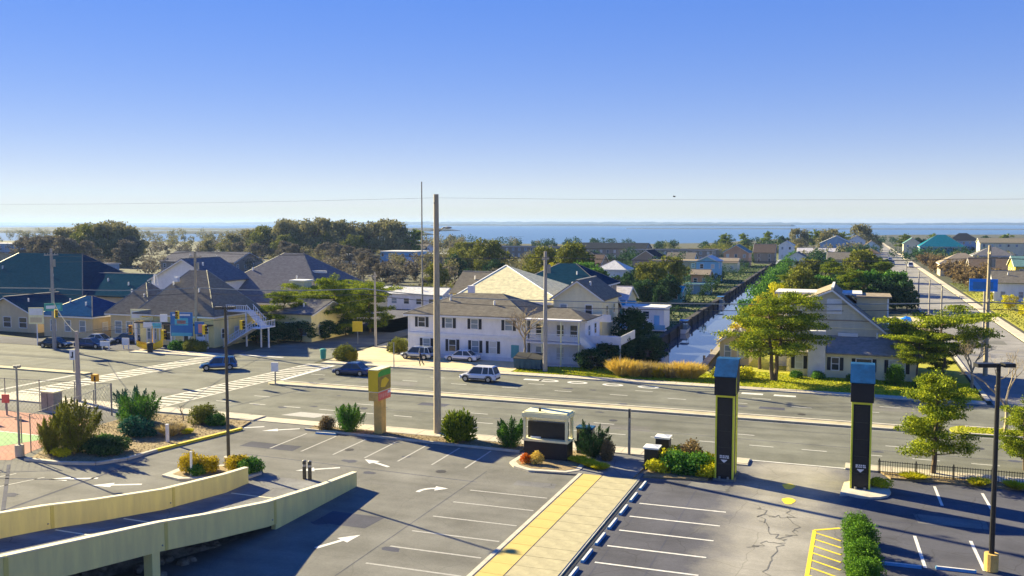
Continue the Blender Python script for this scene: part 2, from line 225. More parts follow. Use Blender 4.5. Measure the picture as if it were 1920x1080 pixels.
# ------------------------------------------------------------------ foliage
def leaf_mesh(name, pos, size, m, rng, aspect=0.55, flat=0.0, dirs=None):
    pos = np.asarray(pos, float); n = len(pos)
    sz = size*rng.uniform(0.6, 1.35, n)
    nr = rng.normal(size=(n, 3)); nr[:, 2] = nr[:, 2]*(1-flat)+flat*2.0; nr /= np.linalg.norm(nr, axis=1)[:, None]
    if dirs is None: t = rng.normal(size=(n, 3))
    else: t = np.asarray(dirs, float)+rng.normal(size=(n, 3))*0.25
    t -= nr*(t*nr).sum(1)[:, None] if dirs is None else 0
    t /= np.linalg.norm(t, axis=1)[:, None]+1e-9
    b = np.cross(nr, t); b /= np.linalg.norm(b, axis=1)[:, None]+1e-9
    L = (t*sz[:, None]); W = b*(sz*aspect*0.5)[:, None]
    v = np.empty((n, 4, 3)); v[:, 0] = pos-L*0.5; v[:, 1] = pos+W; v[:, 2] = pos+L*0.5; v[:, 3] = pos-W
    me = bpy.data.meshes.new(name); me.vertices.add(4*n); me.vertices.foreach_set('co', v.reshape(-1)); me.loops.add(4*n); me.loops.foreach_set('vertex_index', np.arange(4*n, dtype=np.int32))
    me.polygons.add(n); me.polygons.foreach_set('loop_start', np.arange(0, 4*n, 4, dtype=np.int32)); me.update(calc_edges=True); me.validate()
    me.materials.append(M[m]); return me
def blob(rng, c, r, n, shell=0.55):
    d = rng.normal(size=(n, 3)); d /= np.linalg.norm(d, axis=1)[:, None]
    q = d*(shell+(1-shell)*rng.uniform(size=(n, 1)))
    q *= 1+0.22*np.sin(d[:, :1]*7+c[0]*3)*np.cos(d[:, 1:2]*6+c[1])
    return q*np.array(r)+np.array(c)
TREES = {}
def limb_pts(p0, p1, rng, sag=0.1, k=4):
    p0 = Vector(p0); p1 = Vector(p1); L = (p1-p0).length; out = []
    for i in range(k+1):
        t = i/k; p = p0.lerp(p1, t); a = math.sin(t*math.pi)*L*0.08
        out.append(p+Vector((rng.normal()*a*0.5, rng.normal()*a*0.5, -sag*L*math.sin(t*math.pi))))
    return out
def pine(key, h, spread, seed, m='lf_pine', n=7000, ls=0.28, lean=(0, 0), base=0.28, trunks=1, tiers=9, padh=0.16, flat_top=False, pads_per=3):
    rng = np.random.default_rng(seed); tb = MB(); P = []
    for k in range(trunks):
        ang = 2*math.pi*k/max(1, trunks)+0.4; off = 0.0 if trunks == 1 else 0.18
        top = Vector((lean[0]+(math.cos(ang)*spread*0.25 if trunks > 1 else 0), lean[1]+(math.sin(ang)*spread*0.15 if trunks > 1 else 0), h*(1-0.06*k)))
        tp = [Vector((math.cos(ang)*off, math.sin(ang)*off, 0)).lerp(top, t)+Vector((rng.normal()*0.06*h*t*(1-t), rng.normal()*0.06*h*t*(1-t), 0)) for t in np.linspace(0, 1, 8)]
        r0 = 0.022*h+0.04
        tb.tube(tp, [r0*(1-0.85*t) for t in np.linspace(0, 1, 8)], 7)
        for i in range(tiers):
            t = base+(0.97-base)*(i+0.5*rng.uniform())/tiers; idx = min(6, int(t*7)); p0 = tp[idx].lerp(tp[idx+1], t*7-idx)
            prof = (1-(t-base)/(1-base))**0.6*0.9+0.16 if not flat_top else 0.65+0.35*math.sin((t-base)/(1-base)*math.pi)
            if i < 2: prof *= 0.8
            for q in range(pads_per):
                a = rng.uniform(0, 6.283)+q*6.283/pads_per; rr = spread*prof*rng.uniform(0.55, 1.08)
                p1 = p0+Vector((math.cos(a)*rr, math.sin(a)*rr, rr*rng.uniform(0.02, 0.28)))
                tb.tube(limb_pts(p0, p1, rng, 0.05, 3), [r0*0.32*(1-t*0.6), r0*0.24*(1-t*.6), r0*0.16*(1-t*.6), 0.015], 5, False)
                for u in (0.55, 0.8, 1.0):
                    c = p0.lerp(p1, u)+Vector((rng.normal()*0.1*spread, rng.normal()*0.1*spread, 0.12)); rad = spread*(0.14+0.13*rng.uniform())*(0.75+0.35*u)*(0.6+0.4*prof)
                    P.append((c, (rad*1.25, rad*1.25, h*padh*0.30*(0.5+0.9*rng.uniform()))))
    P.append((Vector(tp[-1]), (spread*0.2, spread*0.2, h*0.07)))
    wts = np.array([p[1][0]**2 for p in P]); cnt = (wts/wts.sum()*n).astype(int)+4
    pos = np.concatenate([blob(rng, tuple(c), r, k, 0.35) for (c, r), k in zip(P, cnt)])
    TREES[key] = (tb.mesh('trunk', 'trunk'), leaf_mesh('crown', pos, ls, m, rng, 0.42, 0.15)); return key
def broad(key, h, spread, seed, m='lf_green', n=5000, ls=0.3, base=0.3, trunkm='trunk', lobes=22, aspect=0.7, shell=0.5):
    rng = np.random.default_rng(seed); tb = MB(); r0 = 0.025*h+0.03; P = []
    tb.tube([(0, 0, 0), (rng.normal()*.03*h, rng.normal()*.03*h, h*base), (rng.normal()*.05*h, rng.normal()*.05*h, h*0.75)], [r0, r0*0.75, r0*0.25], 7)
    for i in range(lobes):
        t = (i+0.5)/lobes; z = h*(base*0.9+(0.95-base*0.9)*rng.uniform()**0.8); f = math.sin(min(1, max(0.08, (z/h-base*0.75)/(1-base*0.75)))*math.pi*0.92+0.12)**0.7
        a = i*2.4+rng.normal()*0.4; rr = spread*f*rng.uniform(0.35, 0.85); c = (math.cos(a)*rr, math.sin(a)*rr, z)
        tb.tube(limb_pts((0, 0, min(z*0.75, h*0.6)), c, rng, -0.03, 3), [r0*0.4, r0*0.28, r0*0.18, 0.02], 5, False)
        rad = spread*(0.26+0.16*rng.uniform()); P.append((c, (rad, rad, rad*0.75)))
    wts = np.array([p[1][0]**2 for p in P]); cnt = (wts/wts.sum()*n).astype(int)+3
    pos = np.concatenate([blob(rng, c, r, k, shell) for (c, r), k in zip(P, cnt)]); pos[:, 2] = np.maximum(pos[:, 2], 0.05)
    TREES[key] = (tb.mesh('trunk', trunkm), leaf_mesh('crown', pos, ls, m, rng, aspect)); return key
def bare(key, h, spread, seed, m='bark_pale', levels=5, twigm=None, twign=0, ls=0.25):
    rng = np.random.default_rng(seed); tb = MB(); cb = MB(); tips = []
    def grow(p, d, L, r, lv):
        q = p+d*L; mid = p.lerp(q, 0.5)+Vector(rng.normal(size=3)*L*0.05)
        (tb if lv > levels-2 else cb).tube([p, mid, q], [r, r*0.85, r*0.68], 5 if lv > 2 else 3, False)
        tips.append(q)
        if lv == 0: return
        for k in range(2 if rng.uniform() < 0.55 else 3):
            nd = (d+Vector((rng.normal()*spread, rng.normal()*spread, rng.normal()*spread*0.5+0.08))).normalized()
            grow(q, nd, L*rng.uniform(0.62, 0.86), r*0.62, lv-1)
    grow(Vector((0, 0, 0)), Vector((0.03, 0, 1)), h*0.27, 0.022*h+0.03, levels)
    if twigm:
        t = np.array([tuple(q) for q in tips if q.z > h*0.35]); pos = np.repeat(t, max(1, twign//len(t)), axis=0); pos = pos+rng.normal(size=pos.shape)*h*0.045
        TREES[key] = (tb.mesh('trunk', m), cb.mesh('branches', m), leaf_mesh('crown', pos, ls, twigm, rng, 0.35))
    else: TREES[key] = (tb.mesh('trunk', m), cb.mesh('crown', m))
    return key
def juniper(key, h, spread, seed, m='lf_green', n=5000, ls=0.22, plumes=16, up=0.55):
    rng = np.random.default_rng(seed); tb = MB(); pos = []; dirs = []
    for i in range(plumes):
        a = i*2.399+rng.normal()*0.3; e = rng.uniform(0.15, 1)**up; L = h*(0.55+0.5*e)*rng.uniform(0.8, 1.05); d = Vector((math.cos(a)*(1.15-e)*spread/h*1.5, math.sin(a)*(1.15-e)*spread/h*1.5, 0.35+e*0.75)).normalized()
        p0 = Vector((math.cos(a)*spread*0.15, math.sin(a)*spread*0.15, 0)); p1 = p0+d*L
        if p1.z > h: p1 = p0+d*(h/max(0.1, d.z))*0.97
        tb.tube([p0, p0.lerp(p1, 0.5), p0.lerp(p1, 0.9)], [0.05, 0.035, 0.015], 5, False)
        k = n//plumes; t = rng.uniform(0.05, 1, k)**0.8; wd = spread*0.22*(np.sin(np.clip(t*1.05, 0, 1)*math.pi)**0.6+0.06)*np.sqrt(1-t*0.7)
        q = np.array(p0)[None]+np.array(p1-p0)[None]*t[:, None]+rng.normal(size=(k, 3))*wd[:, None]*0.75; pos.append(q); dirs.append(np.tile(np.array(d), (k, 1))+rng.normal(size=(k, 3))*0.3)
    pos = np.concatenate(pos); pos[:, 2] = np.maximum(pos[:, 2], 0.04)
    TREES[key] = (tb.mesh('trunk', 'trunk'), leaf_mesh('crown', pos, ls, m, rng, 0.35, dirs=np.concatenate(dirs))); return key
def bush(key, r, seed, m='lf_green', n=2500, ls=0.16, lobes=9, aspect=0.6, spiky=False):
    rng = np.random.default_rng(seed); pos = []; tb = MB()
    for i in range(lobes):
        a = i*2.4; q = math.sqrt((i+0.3)/lobes)*0.62; c = (math.cos(a)*r[0]*q, math.sin(a)*r[1]*q, r[2]*(0.62-0.25*q+0.12*rng.normal())); s = 0.46+0.12*rng.uniform()
        tb.tube([(0, 0, 0), (c[0]*0.6, c[1]*0.6, c[2]*0.55), c], [0.04, 0.03, 0.012], 4, False)
        pos.append(blob(rng, c, (r[0]*s, r[1]*s, r[2]*s), n//lobes, 0.6))
    pos = np.concatenate(pos); pos[:, 2] = np.abs(pos[:, 2])+0.02
    dirs = None
    if spiky: dirs = pos-np.array([0, 0, -0.2]); dirs = dirs/np.linalg.norm(dirs, axis=1)[:, None]
    TREES[key] = (tb.mesh('trunk', 'trunk'), leaf_mesh('crown', pos, ls, m, rng, aspect, dirs=dirs)); return key
def tussock(key, r, h, seed, m='lf_straw', n=1200):
    rng = np.random.default_rng(seed); a = rng.uniform(0, 6.283, n); q = np.sqrt(rng.uniform(size=n)); root = np.stack([np.cos(a)*q*r*0.45, np.sin(a)*q*r*0.45, np.zeros(n)], 1)
    d = np.stack([np.cos(a)*q*0.75+rng.normal(size=n)*.15, np.sin(a)*q*0.75+rng.normal(size=n)*.15, np.ones(n)], 1); d /= np.linalg.norm(d, axis=1)[:, None]
    L = h*rng.uniform(0.55, 1.1, n); pos = root+d*(L*0.5)[:, None]
    me = bpy.data.meshes.new('blades'); s = np.cross(d, rng.normal(size=(n, 3))); s /= np.linalg.norm(s, axis=1)[:, None]; w_ = 0.035
    tip = root+d*L[:, None]+np.stack([np.cos(a)*q, np.sin(a)*q, -0.3*q], 1)*0.25*h; v = np.stack([root-s*w_, root+s*w_, pos+s*w_, tip, pos-s*w_], 1)
    me.from_pydata(v.reshape(-1, 3).tolist(), [], (np.arange(n)[:, None]*5+np.arange(5)).tolist()); me.materials.append(M[m]); me.update()
    TREES[key] = (None, me); return key
PARTNAMES = {2: ('trunk', 'crown'), 3: ('trunk', 'branches', 'crown')}
def plant(key, name, label, cat, x, y, z=0, rz=0, s=1, group=None, names=None):
    ms = TREES[key]; t = thing(name, label, cat, (x, y, z), rz, group)
    t.scale = s if isinstance(s, tuple) else (s, s, s)
    nm = names or (('stem', 'foliage') if cat in ('bush', 'shrub', 'flowers', 'grass') else PARTNAMES[len(ms)])
    for n_, me in zip(nm, ms):
        if me: inst(n_, me, t)
    return t
ORD = ['first', 'second', 'third', 'fourth', 'fifth', 'sixth', 'seventh', 'eighth', 'ninth', 'tenth', 'eleventh', 'twelfth', 'thirteenth', 'fourteenth', 'fifteenth', 'sixteenth', 'seventeenth', 'eighteenth', 'nineteenth', 'twentieth']
# ================================================================== SETTING
# ground: one sheet to the shore, with the canal cut out of it
def canal_l(y): return -26.6-(y-112)*0.019
def canal_r(y): return -17.4-(y-112)*0.026
YC0, YC1 = 111.5, 560
SH = [(-3500, 560), (-1400, 640), (-800, 690), (-420, 740), (-300, 740), (-190, 745), (-120, 830), (-70, 1100), (60, 1500), (500, 1750), (1500, 1900), (3500, 2000)]
mb = MB()
mb.sheet([(-3500, -300), (3500, -300), (3500, YC0), (-3500, YC0)], -0.03)
cl0, cl1, cr0, cr1 = canal_l(YC0), canal_l(YC1), canal_r(YC0), canal_r(YC1)
mb.sheet([(-3500, YC0), (cl0, YC0), (cl1, YC1), (-3500, YC1)], -0.03); mb.sheet([(cr0, YC0), (3500, YC0), (3500, YC1), (cr1, YC1)], -0.03)
mb.sheet([(-3500, YC1), (3500, YC1)]+[(x, y) for x, y in SH[::-1]], -0.03)
struct('ground', mb, 'ground')
struct('canal_water', MB().sheet([(cl0, YC0), (cr0, YC0), (cr1, YC1), (cl1, YC1)], -1.25), 'water_canal')
struct('bay_water', MB().sheet([(-30000, 600), (30000, 600), (30000, 30000), (-30000, 30000)], -1.3), 'water_bay')
rngF = np.random.default_rng(5)
def ridge(name, x0, x1, y0, hmax, n, m='farland', dy=120, seed=1):
    r = np.random.default_rng(seed); xs = np.linspace(x0, x1, n); mb = MB(); a = []; hh = hmax*(0.55+0.45*np.abs(np.sin(xs/(x1-x0)*9+seed)))*r.uniform(0.8, 1.1, n); hh[0] = hh[-1] = 0.5
    v = []
    for x, h in zip(xs, hh): v += [(x, y0, -1.4), (x, y0+dy*0.15, h*0.75), (x, y0+dy*0.5, h), (x, y0+dy, -1.4)]
    f = [(4*i+j, 4*(i+1)+j, 4*(i+1)+j+1, 4*i+j+1) for i in range(n-1) for j in range(3)]
    return struct(name, mb.add(v, f), m)
ridge('far_shore', -12000, 12000, 8200, 32, 500, seed=3, dy=600)
ridge('far_headland', -2500, -300, 5200, 13, 160, seed=5, dy=300); ridge('marsh_island', -700, 900, 2950, 1.2, 60, 'marsh', 25, 7); ridge('marsh_point', -3300, -900, 1900, 7, 150, 'farland', 160, 9); ridge('marsh_bank', -2600, -640, 1300, 5, 150, 'farland', 60, 12)
# roads
struct('main_road', MB().sheet([(-420, 69.9), (420, 69.9), (420, 99.6), (-420, 99.6)], 0.0), 'road')
struct('side_street', MB().sheet([(-79, 99.6), (-64.5, 99.6), (-66.5, 130), (-70, 330), (-80, 330), (-80, 130)], 0.0), 'road')
struct('canal_street', MB().sheet([(13.6, 99.6), (24.6, 99.6), (24.8, 900), (15.6, 900)], 0.0), 'street_pale')
struct('parking_lot', MB().sheet([(-200, -20), (-13.6, -20), (-13.6, 68.2), (-200, 68.2)], 0.0), 'lot')
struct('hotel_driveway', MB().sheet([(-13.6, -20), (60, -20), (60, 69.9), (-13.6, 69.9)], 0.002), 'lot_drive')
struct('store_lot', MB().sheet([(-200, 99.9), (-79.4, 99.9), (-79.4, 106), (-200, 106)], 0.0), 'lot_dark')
struct('gravel_yard', MB().sheet([(-64, 101.4), (-38.3, 101.4), (-38.3, 110), (-58, 110), (-60, 126), (-65.5, 126)], 0.02), 'sandlot')
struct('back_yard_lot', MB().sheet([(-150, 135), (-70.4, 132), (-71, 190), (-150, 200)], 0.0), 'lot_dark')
# sidewalks and kerbs made of slabs / kerb stones
def strip(name, x0, x1, y0, y1, step, z=0.13, m='concrete', kerb_near=True, kerb_far=True):
    base = struct(name, MB().box(x0, y0, -0.1, x1, y1, z-0.03), 'kerb'); sm = MB()
    g = 0.02; nx = int(round((x1-x0)/step)); st = (x1-x0)/nx
    ky0 = y0+(0.2 if kerb_near else 0); ky1 = y1-(0.2 if kerb_far else 0)
    b = MB().box(g, ky0-y0+g, 0, st-g, ky1-y0-g, 0.03); me = b.mesh('slab', m)
    r = random.Random(int(x0*7+y0))
    for i in range(nx): inst('slab', me, base, (x0+i*st, y0, z-0.03+r.uniform(-0.004, 0.004)))
    kb = MB().box(0.006, 0, 0, st*2-0.006, 0.18, 0.034).mesh('kerb_stone', 'kerb')
    for i in range(nx//2):
        if kerb_near: inst('kerb_stone', kb, base, (x0+i*2*st, y0, z-0.03))
        if kerb_far: inst('kerb_stone', kb, base, (x0+i*2*st, y1-0.18, z-0.03))
    return base
strip('near_sidewalk', -62.0, -50.6, 68.0, 70.0, 1.6, 0.13); strip('corner_sidewalk', -110, -62.2, 67.4, 70.0, 1.9, 0.13)
strip('sign_sidewalk', -43.8, -6.8, 68.1, 70.0, 1.6); strip('hotel_sidewalk', 0.0, 60, 69.6, 71.2, 1.6)
strip('far_sidewalk', -63.5, -12.5, 99.6, 101.3, 1.8); strip('pine_house_sidewalk', -12.3, 13.0, 99.6, 101.1, 1.8, 0.12); strip('store_sidewalk', -94, -79.6, 98.8, 101.8, 1.6); strip('east_sidewalk', 25.4, 60, 99.6, 101.2, 1.9)
struct('driveway_lip', MB().box(-50.5, 68.3, -0.05, -43.9, 69.9, 0.03), 'concrete')
struct('canal_street_sidewalk', MB().add([(24.9, 101.3, 0.1), (26.5, 101.3, 0.1), (27.2, 900, 0.1), (25.1, 900, 0.1), (24.9, 101.3, -.1), (25.1, 900, -.1)], [(0, 1, 2, 3), (0, 3, 5, 4)]), 'concrete')
struct('canal_street_kerb', MB().add([(13.1, 101.3, 0.12), (13.6, 101.3, 0.12), (15.6, 900, 0.12), (15.0, 900, 0.12), (13.6, 101.3, -.1), (15.6, 900, -.1)], [(0, 1, 2, 3), (1, 2, 5, 4)]), 'kerb')
# medians
def median(name, x0, x1, y0, y1, m):
    pts = [(x0+0.6*(1-math.cos(t))-0.6, (y0+y1)/2+(y1-y0)/2*math.sin(t)) for t in np.linspace(math.pi/2, -math.pi/2, 7)]
    pts = [(x0-(y1-y0)/2*math.cos(t), (y0+y1)/2+(y1-y0)/2*math.sin(t)) for t in np.linspace(math.pi/2, 3*math.pi/2, 7)] if False else [(x0+(y1-y0)/2-(y1-y0)/2*abs(math.cos(t)), (y0+y1)/2+(y1-y0)/2*math.sin(t)) for t in np.linspace(math.pi/2, -math.pi/2, 9)]
    outer = pts[::-1]; outer = [(x1, y1)]+pts+[(x1, y0)]
    base = struct(name, MB().prism(outer[::-1], -0.1, 0.15), m)
    kb = MB().box(0.008, 0, 0, 2.99, 0.34, 0.055).mesh('kerb_stone', 'kerb'); n = int((x1-x0-2)/3)
    for i in range(n):
        inst('kerb_stone', kb, base, (x0+1.4+i*3, y0-0.01, 0.145)); inst('kerb_stone', kb, base, (x0+1.4+i*3, y1-0.33, 0.145))
    return base
median('median', -61, 8, 84.2, 86.2, 'median_fill'); median('median_planted', 8.4, 60, 84.6, 87.8, 'lawn'); 
struct('median_west', MB().box(-160, 82.0, -0.1, -84.8, 83.2, 0.16), 'median_fill')
# markings: each painted mark is a sheet on the asphalt
def mark(name, poly, m='paint_white', z=0.008): return struct(name, MB().sheet(poly, z), m)
def rect(x0, y0, x1, y1): return [(x0, y0), (x1, y0), (x1, y1), (x0, y1)]
def bar(p, q, w):
    p = Vector((p[0], p[1])); q = Vector((q[0], q[1])); d = (q-p).normalized(); n = Vector((-d.y, d.x))*w/2; return [tuple(p+n), tuple(p-n), tuple(q-n), tuple(q+n)][::-1]
dash = MB().sheet(rect(0, 0, 1.9, 0.2), 0).mesh('lane_dash', 'paint_fade')
for yy, x0, stp in ((74.6, -60, 4.05), (78.2, -58, 12.2), (91.9, -60, 6.1), (95.0, -58, 12.2)):
    x = x0
    while x < 60:
        o = inst('lane_dash', dash, None, (x, yy, 0.008)); o['kind'] = 'structure'; x += stp
for yy in (83.9, 86.9): mark('edge_line', rect(-58, yy, 60, yy+0.13), 'paint_worn')
mark('edge_line', rect(-13, 69.75, 0, 69.95), 'paint_white', 0.03)
for k, xc in enumerate((-64.6, -81.5)):
    cw = tag(MB().sheet(rect(xc-1.5, 70.6, xc+1.5, 70.9), 0.009).build('crosswalk', 'crosswalk'), kind='structure')
    bm_ = MB().sheet(rect(-1.6, 0, 1.6, 0.55), 0).mesh('crosswalk_bar', 'crosswalk')
    for i in range(24): inst('crosswalk_bar', bm_, cw, (xc+(i*1.17)*0.06, 71.3+i*1.17, 0.009))
    for sx in (-1.75, 1.75): inst('crosswalk_line', MB().sheet(bar((sx, 70.6), (sx+1.7, 98.8), 0.3), 0).mesh('crosswalk_line', 'crosswalk'), cw, (xc, 0, 0.012))
mark('stop_line', rect(-61.2, 87.2, -60.6, 98.6), 'paint_white'); mark('stop_line', rect(-86.2, 71, -85.6, 81.6), 'paint_worn'); mark('stop_line', rect(-78, 102, -71, 102.5), 'paint_white')
for pts in ([(-49.8, 71.2), (-46.2, 71.2), (-45.2, 73.0), (-48.8, 73.0)],): mark('road_patch', pts, 'paint_worn')
for x in (-32, -28.6, -24.5, -20.5): # worn symbols in the far kerb lane: outlined ovals and bars
    ring = [(math.cos(a), math.sin(a)) for a in np.linspace(0, 2*math.pi, 17)[:-1]]
    mm = MB().add([(x+c*1.2, 97.6+s_*0.75, 0.008) for c, s_ in ring]+[(x+c*0.8, 97.6+s_*0.42, 0.008) for c, s_ in ring], [(i, (i+1) % 16, 16+(i+1) % 16, 16+i) for i in range(16)])
    struct('lane_symbol', mm, 'paint_white')
for x in (-35, -10.5, -7.2): mark('lane_bar', rect(x, 97.2, x+2.2, 98.0), 'paint_white')
for y in (41.3, 44.0, 46.7, 49.55, 52.6, 55.35): mark('stall_line', bar((-23.7, y-0.05), (-18.25, y+0.05), 0.16), 'paint_worn')
for y in (34.4, 37.2, 40.0, 42.8, 45.6, 48.25, 51.0, 53.7, 56.45): mark('stall_line', bar((-12.35, y), (-6.9, y+0.1), 0.16), 'paint_white', 0.012)
for x in (-43.3, -40.4, -37.5, -34.7, -31.85, -29.0, -26.3): mark('stall_line', bar((x+0.1, 60.2), (x, 65.6), 0.15), 'paint_worn')
for x in (-57.5, -54.7, -52.0): mark('stall_line', bar((x-3, 42.5), (x-1.2, 47.6), 0.14), 'paint_worn')
mark('stall_seam', bar((-58.5, 49.2), (-49.4, 41), 0.25), 'lot_dark'); mark('stall_seam', bar((-49.4, 40.7), (-50, 53), 0.22), 'lot_dark'); mark('stall_seam', bar((-60, 45), (-50.2, 48), 0.2), 'lot_dark')
for p, q in (((5.75, 67.2), (5.85, 62.7)), ((8.6, 66.6), (8.7, 62.4)), ((11.5, 66.6), (11.6, 62.2)), ((3.84, 56.0), (4.05, 50.9)), ((6.76, 56.2), (6.9, 51.5)), ((9.7, 56.4), (9.8, 51.6))): mark('stall_line', bar(p, q, 0.18), 'paint_white', 0.012)
def arrow(x, y, ang, L=2.6, turn=0, m='paint_white'):
    c, s_ = math.cos(ang), math.sin(ang); T = lambda u, v: (x+u*c-v*s_, y+u*s_+v*c)
    if not turn:
        return mark('lane_arrow', [T(-L/2, -.14), T(L*0.08, -.14), T(L*0.08, -.5), T(L/2, 0), T(L*0.08, .5), T(L*0.08, .14), T(-L/2, .14)])
    k = np.linspace(0, 1.35, 7); r = 1.1; inn = [T(-L*.3+(r-.15)*math.sin(t), turn*(r-(r-.15)*math.cos(t))) for t in k]; out = [T(-L*.3+(r+.15)*math.sin(t), turn*(r-(r+.15)*math.cos(t))) for t in k]
    e = 1.35; hd = [T(-L*.3+(r+.5)*math.sin(e), turn*(r-(r+.5)*math.cos(e))), T(-L*.3+r*math.sin(e)+.9*math.cos(e), turn*(r-r*math.cos(e)+.9*math.sin(e))), T(-L*.3+(r-.5)*math.sin(e), turn*(r-(r-.5)*math.cos(e)))]
    v = [(p[0], p[1], .008) for p in inn+out+hd]; f = [(i, i+1, 8+i, 7+i) for i in range(6)]+[(14, 15, 16)]
    return struct('lane_arrow', MB().add(v, f), 'paint_white')
arrow(-47.0, 47.9, R(205), 3.4); arrow(-51.0, 48.0, R(205), 3.4); arrow(-33.0, 59.2, R(155), 3.0); arrow(-36.2, 56.2, R(215), 3.2); arrow(-26.9, 54.4, R(95), 2.4, -1); arrow(-26.8, 43.6, R(65), 3.0); arrow(-49.6, 65.6, R(215), 3.2); arrow(-46.2, 66.0, R(215), 3.2)
rp_ = random.Random(11)
for x0, y0, w0, d0, mm in ((-30, 46, 3.5, 2.2, 'lot_dark'), (-46, 60, 5, 1.6, 'lot_dark'), (-21.5, 57.5, 3, 1.2, 'drive_pale'), (-10, 61, 2.6, 1.7, 'drive_pale'), (4, 58.5, 4, 1.8, 'drive_pale'), (-25, 76.6, 9, 1.8, 'lot'), (-52, 89, 7, 2.2, 'lot'), (2, 93, 8, 2.0, 'lot'), (-40, 80, 3, 1.4, 'lot_dark'), (-70, 76, 5, 2.4, 'lot'), (-8, 90, 2.4, 1.2, 'lot_dark'), (19, 150, 3, 5, 'lot'), (17, 190, 3, 8, 'lot')):
    mark('asphalt_patch', [(x0+rp_.uniform(-.2, .2), y0), (x0+w0, y0+rp_.uniform(-.2, .2)), (x0+w0+rp_.uniform(-.2, .2), y0+d0), (x0, y0+d0+rp_.uniform(-.2, .2))], mm, 0.005)
for p_, q_, w_ in (((-50, 77.0), (50, 76.2), .1), ((-58, 88.6), (50, 89.0), .09), ((-44, 58), (-24, 57.2), .1), ((-24.2, 20), (-24.4, 60), .045), ((-9.6, 22), (-9.4, 60.5), .09), ((1, 58.2), (40, 60), .12), ((-60, 81), (60, 81.6), .07), ((-12.2, 30), (-12.1, 60), .05)): mark('pavement_seam', bar(p_, q_, w_), 'lot_dark' if p_[1] < 100 else 'lot', 0.006)
for i in range(46):
    x = rp_.uniform(-57, 12); y = rp_.uniform(42, 96); r_ = rp_.uniform(.15, .5)
    if 68 < y < 72 or 83.5 < y < 87.5 or (-18.2 < x < -13 and y < 68) or (y < 68 and x > -13) or (-52 > x and y < 68): continue
    mark('oil_stain', [(x+r_*1.6*math.cos(a)*rp_.uniform(.6, 1.1), y+r_*math.sin(a)*rp_.uniform(.6, 1.1)) for a in np.linspace(0, 6.283, 11)[:-1]], 'lot_dark', 0.0065)
for i, (x, y) in enumerate(((-20, 79.8), (-44, 76.5), (-57, 89.5), (-4, 88.6), (-27.5, 58.8), (-37, 62), (10, 80), (18, 130))):
    o = mark('manhole_cover', [(x+.38*math.cos(a), y+.38*math.sin(a)) for a in np.linspace(0, 6.283, 15)[:-1]], 'bronze', 0.011)
# yellow hatched zone beside the hedge
hz = tag(MB().sheet(bar((-1.75, 44), (-1.6, 55.0), 0.22), 0.014).build('hatched_zone', 'paint_yellow'), kind='structure')
MB().sheet(bar((-1.6, 55.0), (-0.2, 55.9), 0.22), 0.014).build('hatch_bar', 'paint_yellow', hz)
for i in range(9): MB().sheet(bar((-1.65, 54.6-i*1.15), (-0.1, 53.6-i*1.15), 0.16), 0.016).build('hatch_bar', 'paint_yellow', hz)
for x, y in ((-3.6, 63.7), (-3.4, 60.3)): mark('utility_mark', [(x+0.42*math.cos(a)*(1+.2*math.sin(3*a)), y+0.75*math.sin(a)) for a in np.linspace(0, 2*math.pi, 13)[:-1]], 'paint_yellow', 0.014)
rc = random.Random(4)
def crack(p, q, n=9, w_=0.06):
    pts = [Vector(p).lerp(Vector(q), i/n)+Vector((rc.uniform(-.35, .35), rc.uniform(-.35, .35))) for i in range(n+1)]
    v = []; f = []
    for i in range(n):
        k = len(v); v += [(a[0], a[1], 0.013) for a in bar(pts[i], pts[i+1], w_)]; f.append((k, k+1, k+2, k+3))
    struct('crack_seal', MB().add(v, f), 'lot')
for a in (((-4.9, 58.7), (-4.7, 55.5)), ((-4.7, 55.5), (-3.4, 52.2)), ((-3.3, 58.8), (-2.6, 54.5)), ((-2.6, 54.5), (-3.4, 52.2)), ((-3.4, 52.2), (-3.6, 47)), ((-4.9, 51), (-3.4, 52.2)), ((-4.8, 56.6), (-3.0, 57.0))): crack(*a)
# walkway of slabs down the middle of the lot
wk = struct('walkway', MB().box(-17.9, 20, -0.1, -13.45, 61.6, 0.08), 'kerb')
sA = MB().box(0.02, 0.015, 0, 1.38, 1.485, 0.03).mesh('slab', 'walk_yellow'); sB = MB().box(0.02, 0.015, 0, 2.56, 1.485, 0.03).mesh('slab', 'walk_tan')
for i in range(27):
    inst('slab', sA, wk, (-17.55, 21+i*1.5, 0.08+rc.uniform(-.003, .003))); inst('slab', sB, wk, (-16.12, 21+i*1.5, 0.08+rc.uniform(-.003, .003)))
ke = MB().box(0, 0.01, 0, 0.26, 2.99, 0.05).mesh('kerb_stone', 'kerb')
for i in range(13): inst('kerb_stone', ke, wk, (-17.88, 22.5+i*3, 0.08))
struct('walkway_gutter', MB().box(-13.42, 20, -0.05, -13.2, 61.5, 0.02), 'plastic_dark')
cp = struct('sign_plaza', MB().prism([(-21, 60.9), (-14.0, 61.7), (-13.6, 67.8), (-17.5, 67.9), (-18.6, 62.6)][::1], -0.05, 0.10), 'drive_pale')
struct('sign_island', MB().prism([(-23.6, 62.6), (-22.9, 61.6), (-21.5, 60.9), (-18.8, 61.3), (-18.0, 62.2), (-18.3, 67.9), (-23.4, 67.9)], -0.05, 0.14), 'kerb')
struct('sign_island_soil', MB().prism([(-23.2, 62.9), (-22.6, 62.0), (-21.5, 61.4), (-19.0, 61.7), (-18.4, 62.4), (-18.7, 67.5), (-23.0, 67.5)], 0.0, 0.16), 'soil')
struct('front_bed', MB().prism([(-44, 66.8), (-24.0, 66.0), (-23.7, 68.05), (-44, 68.05)], -0.05, 0.12), 'soil')
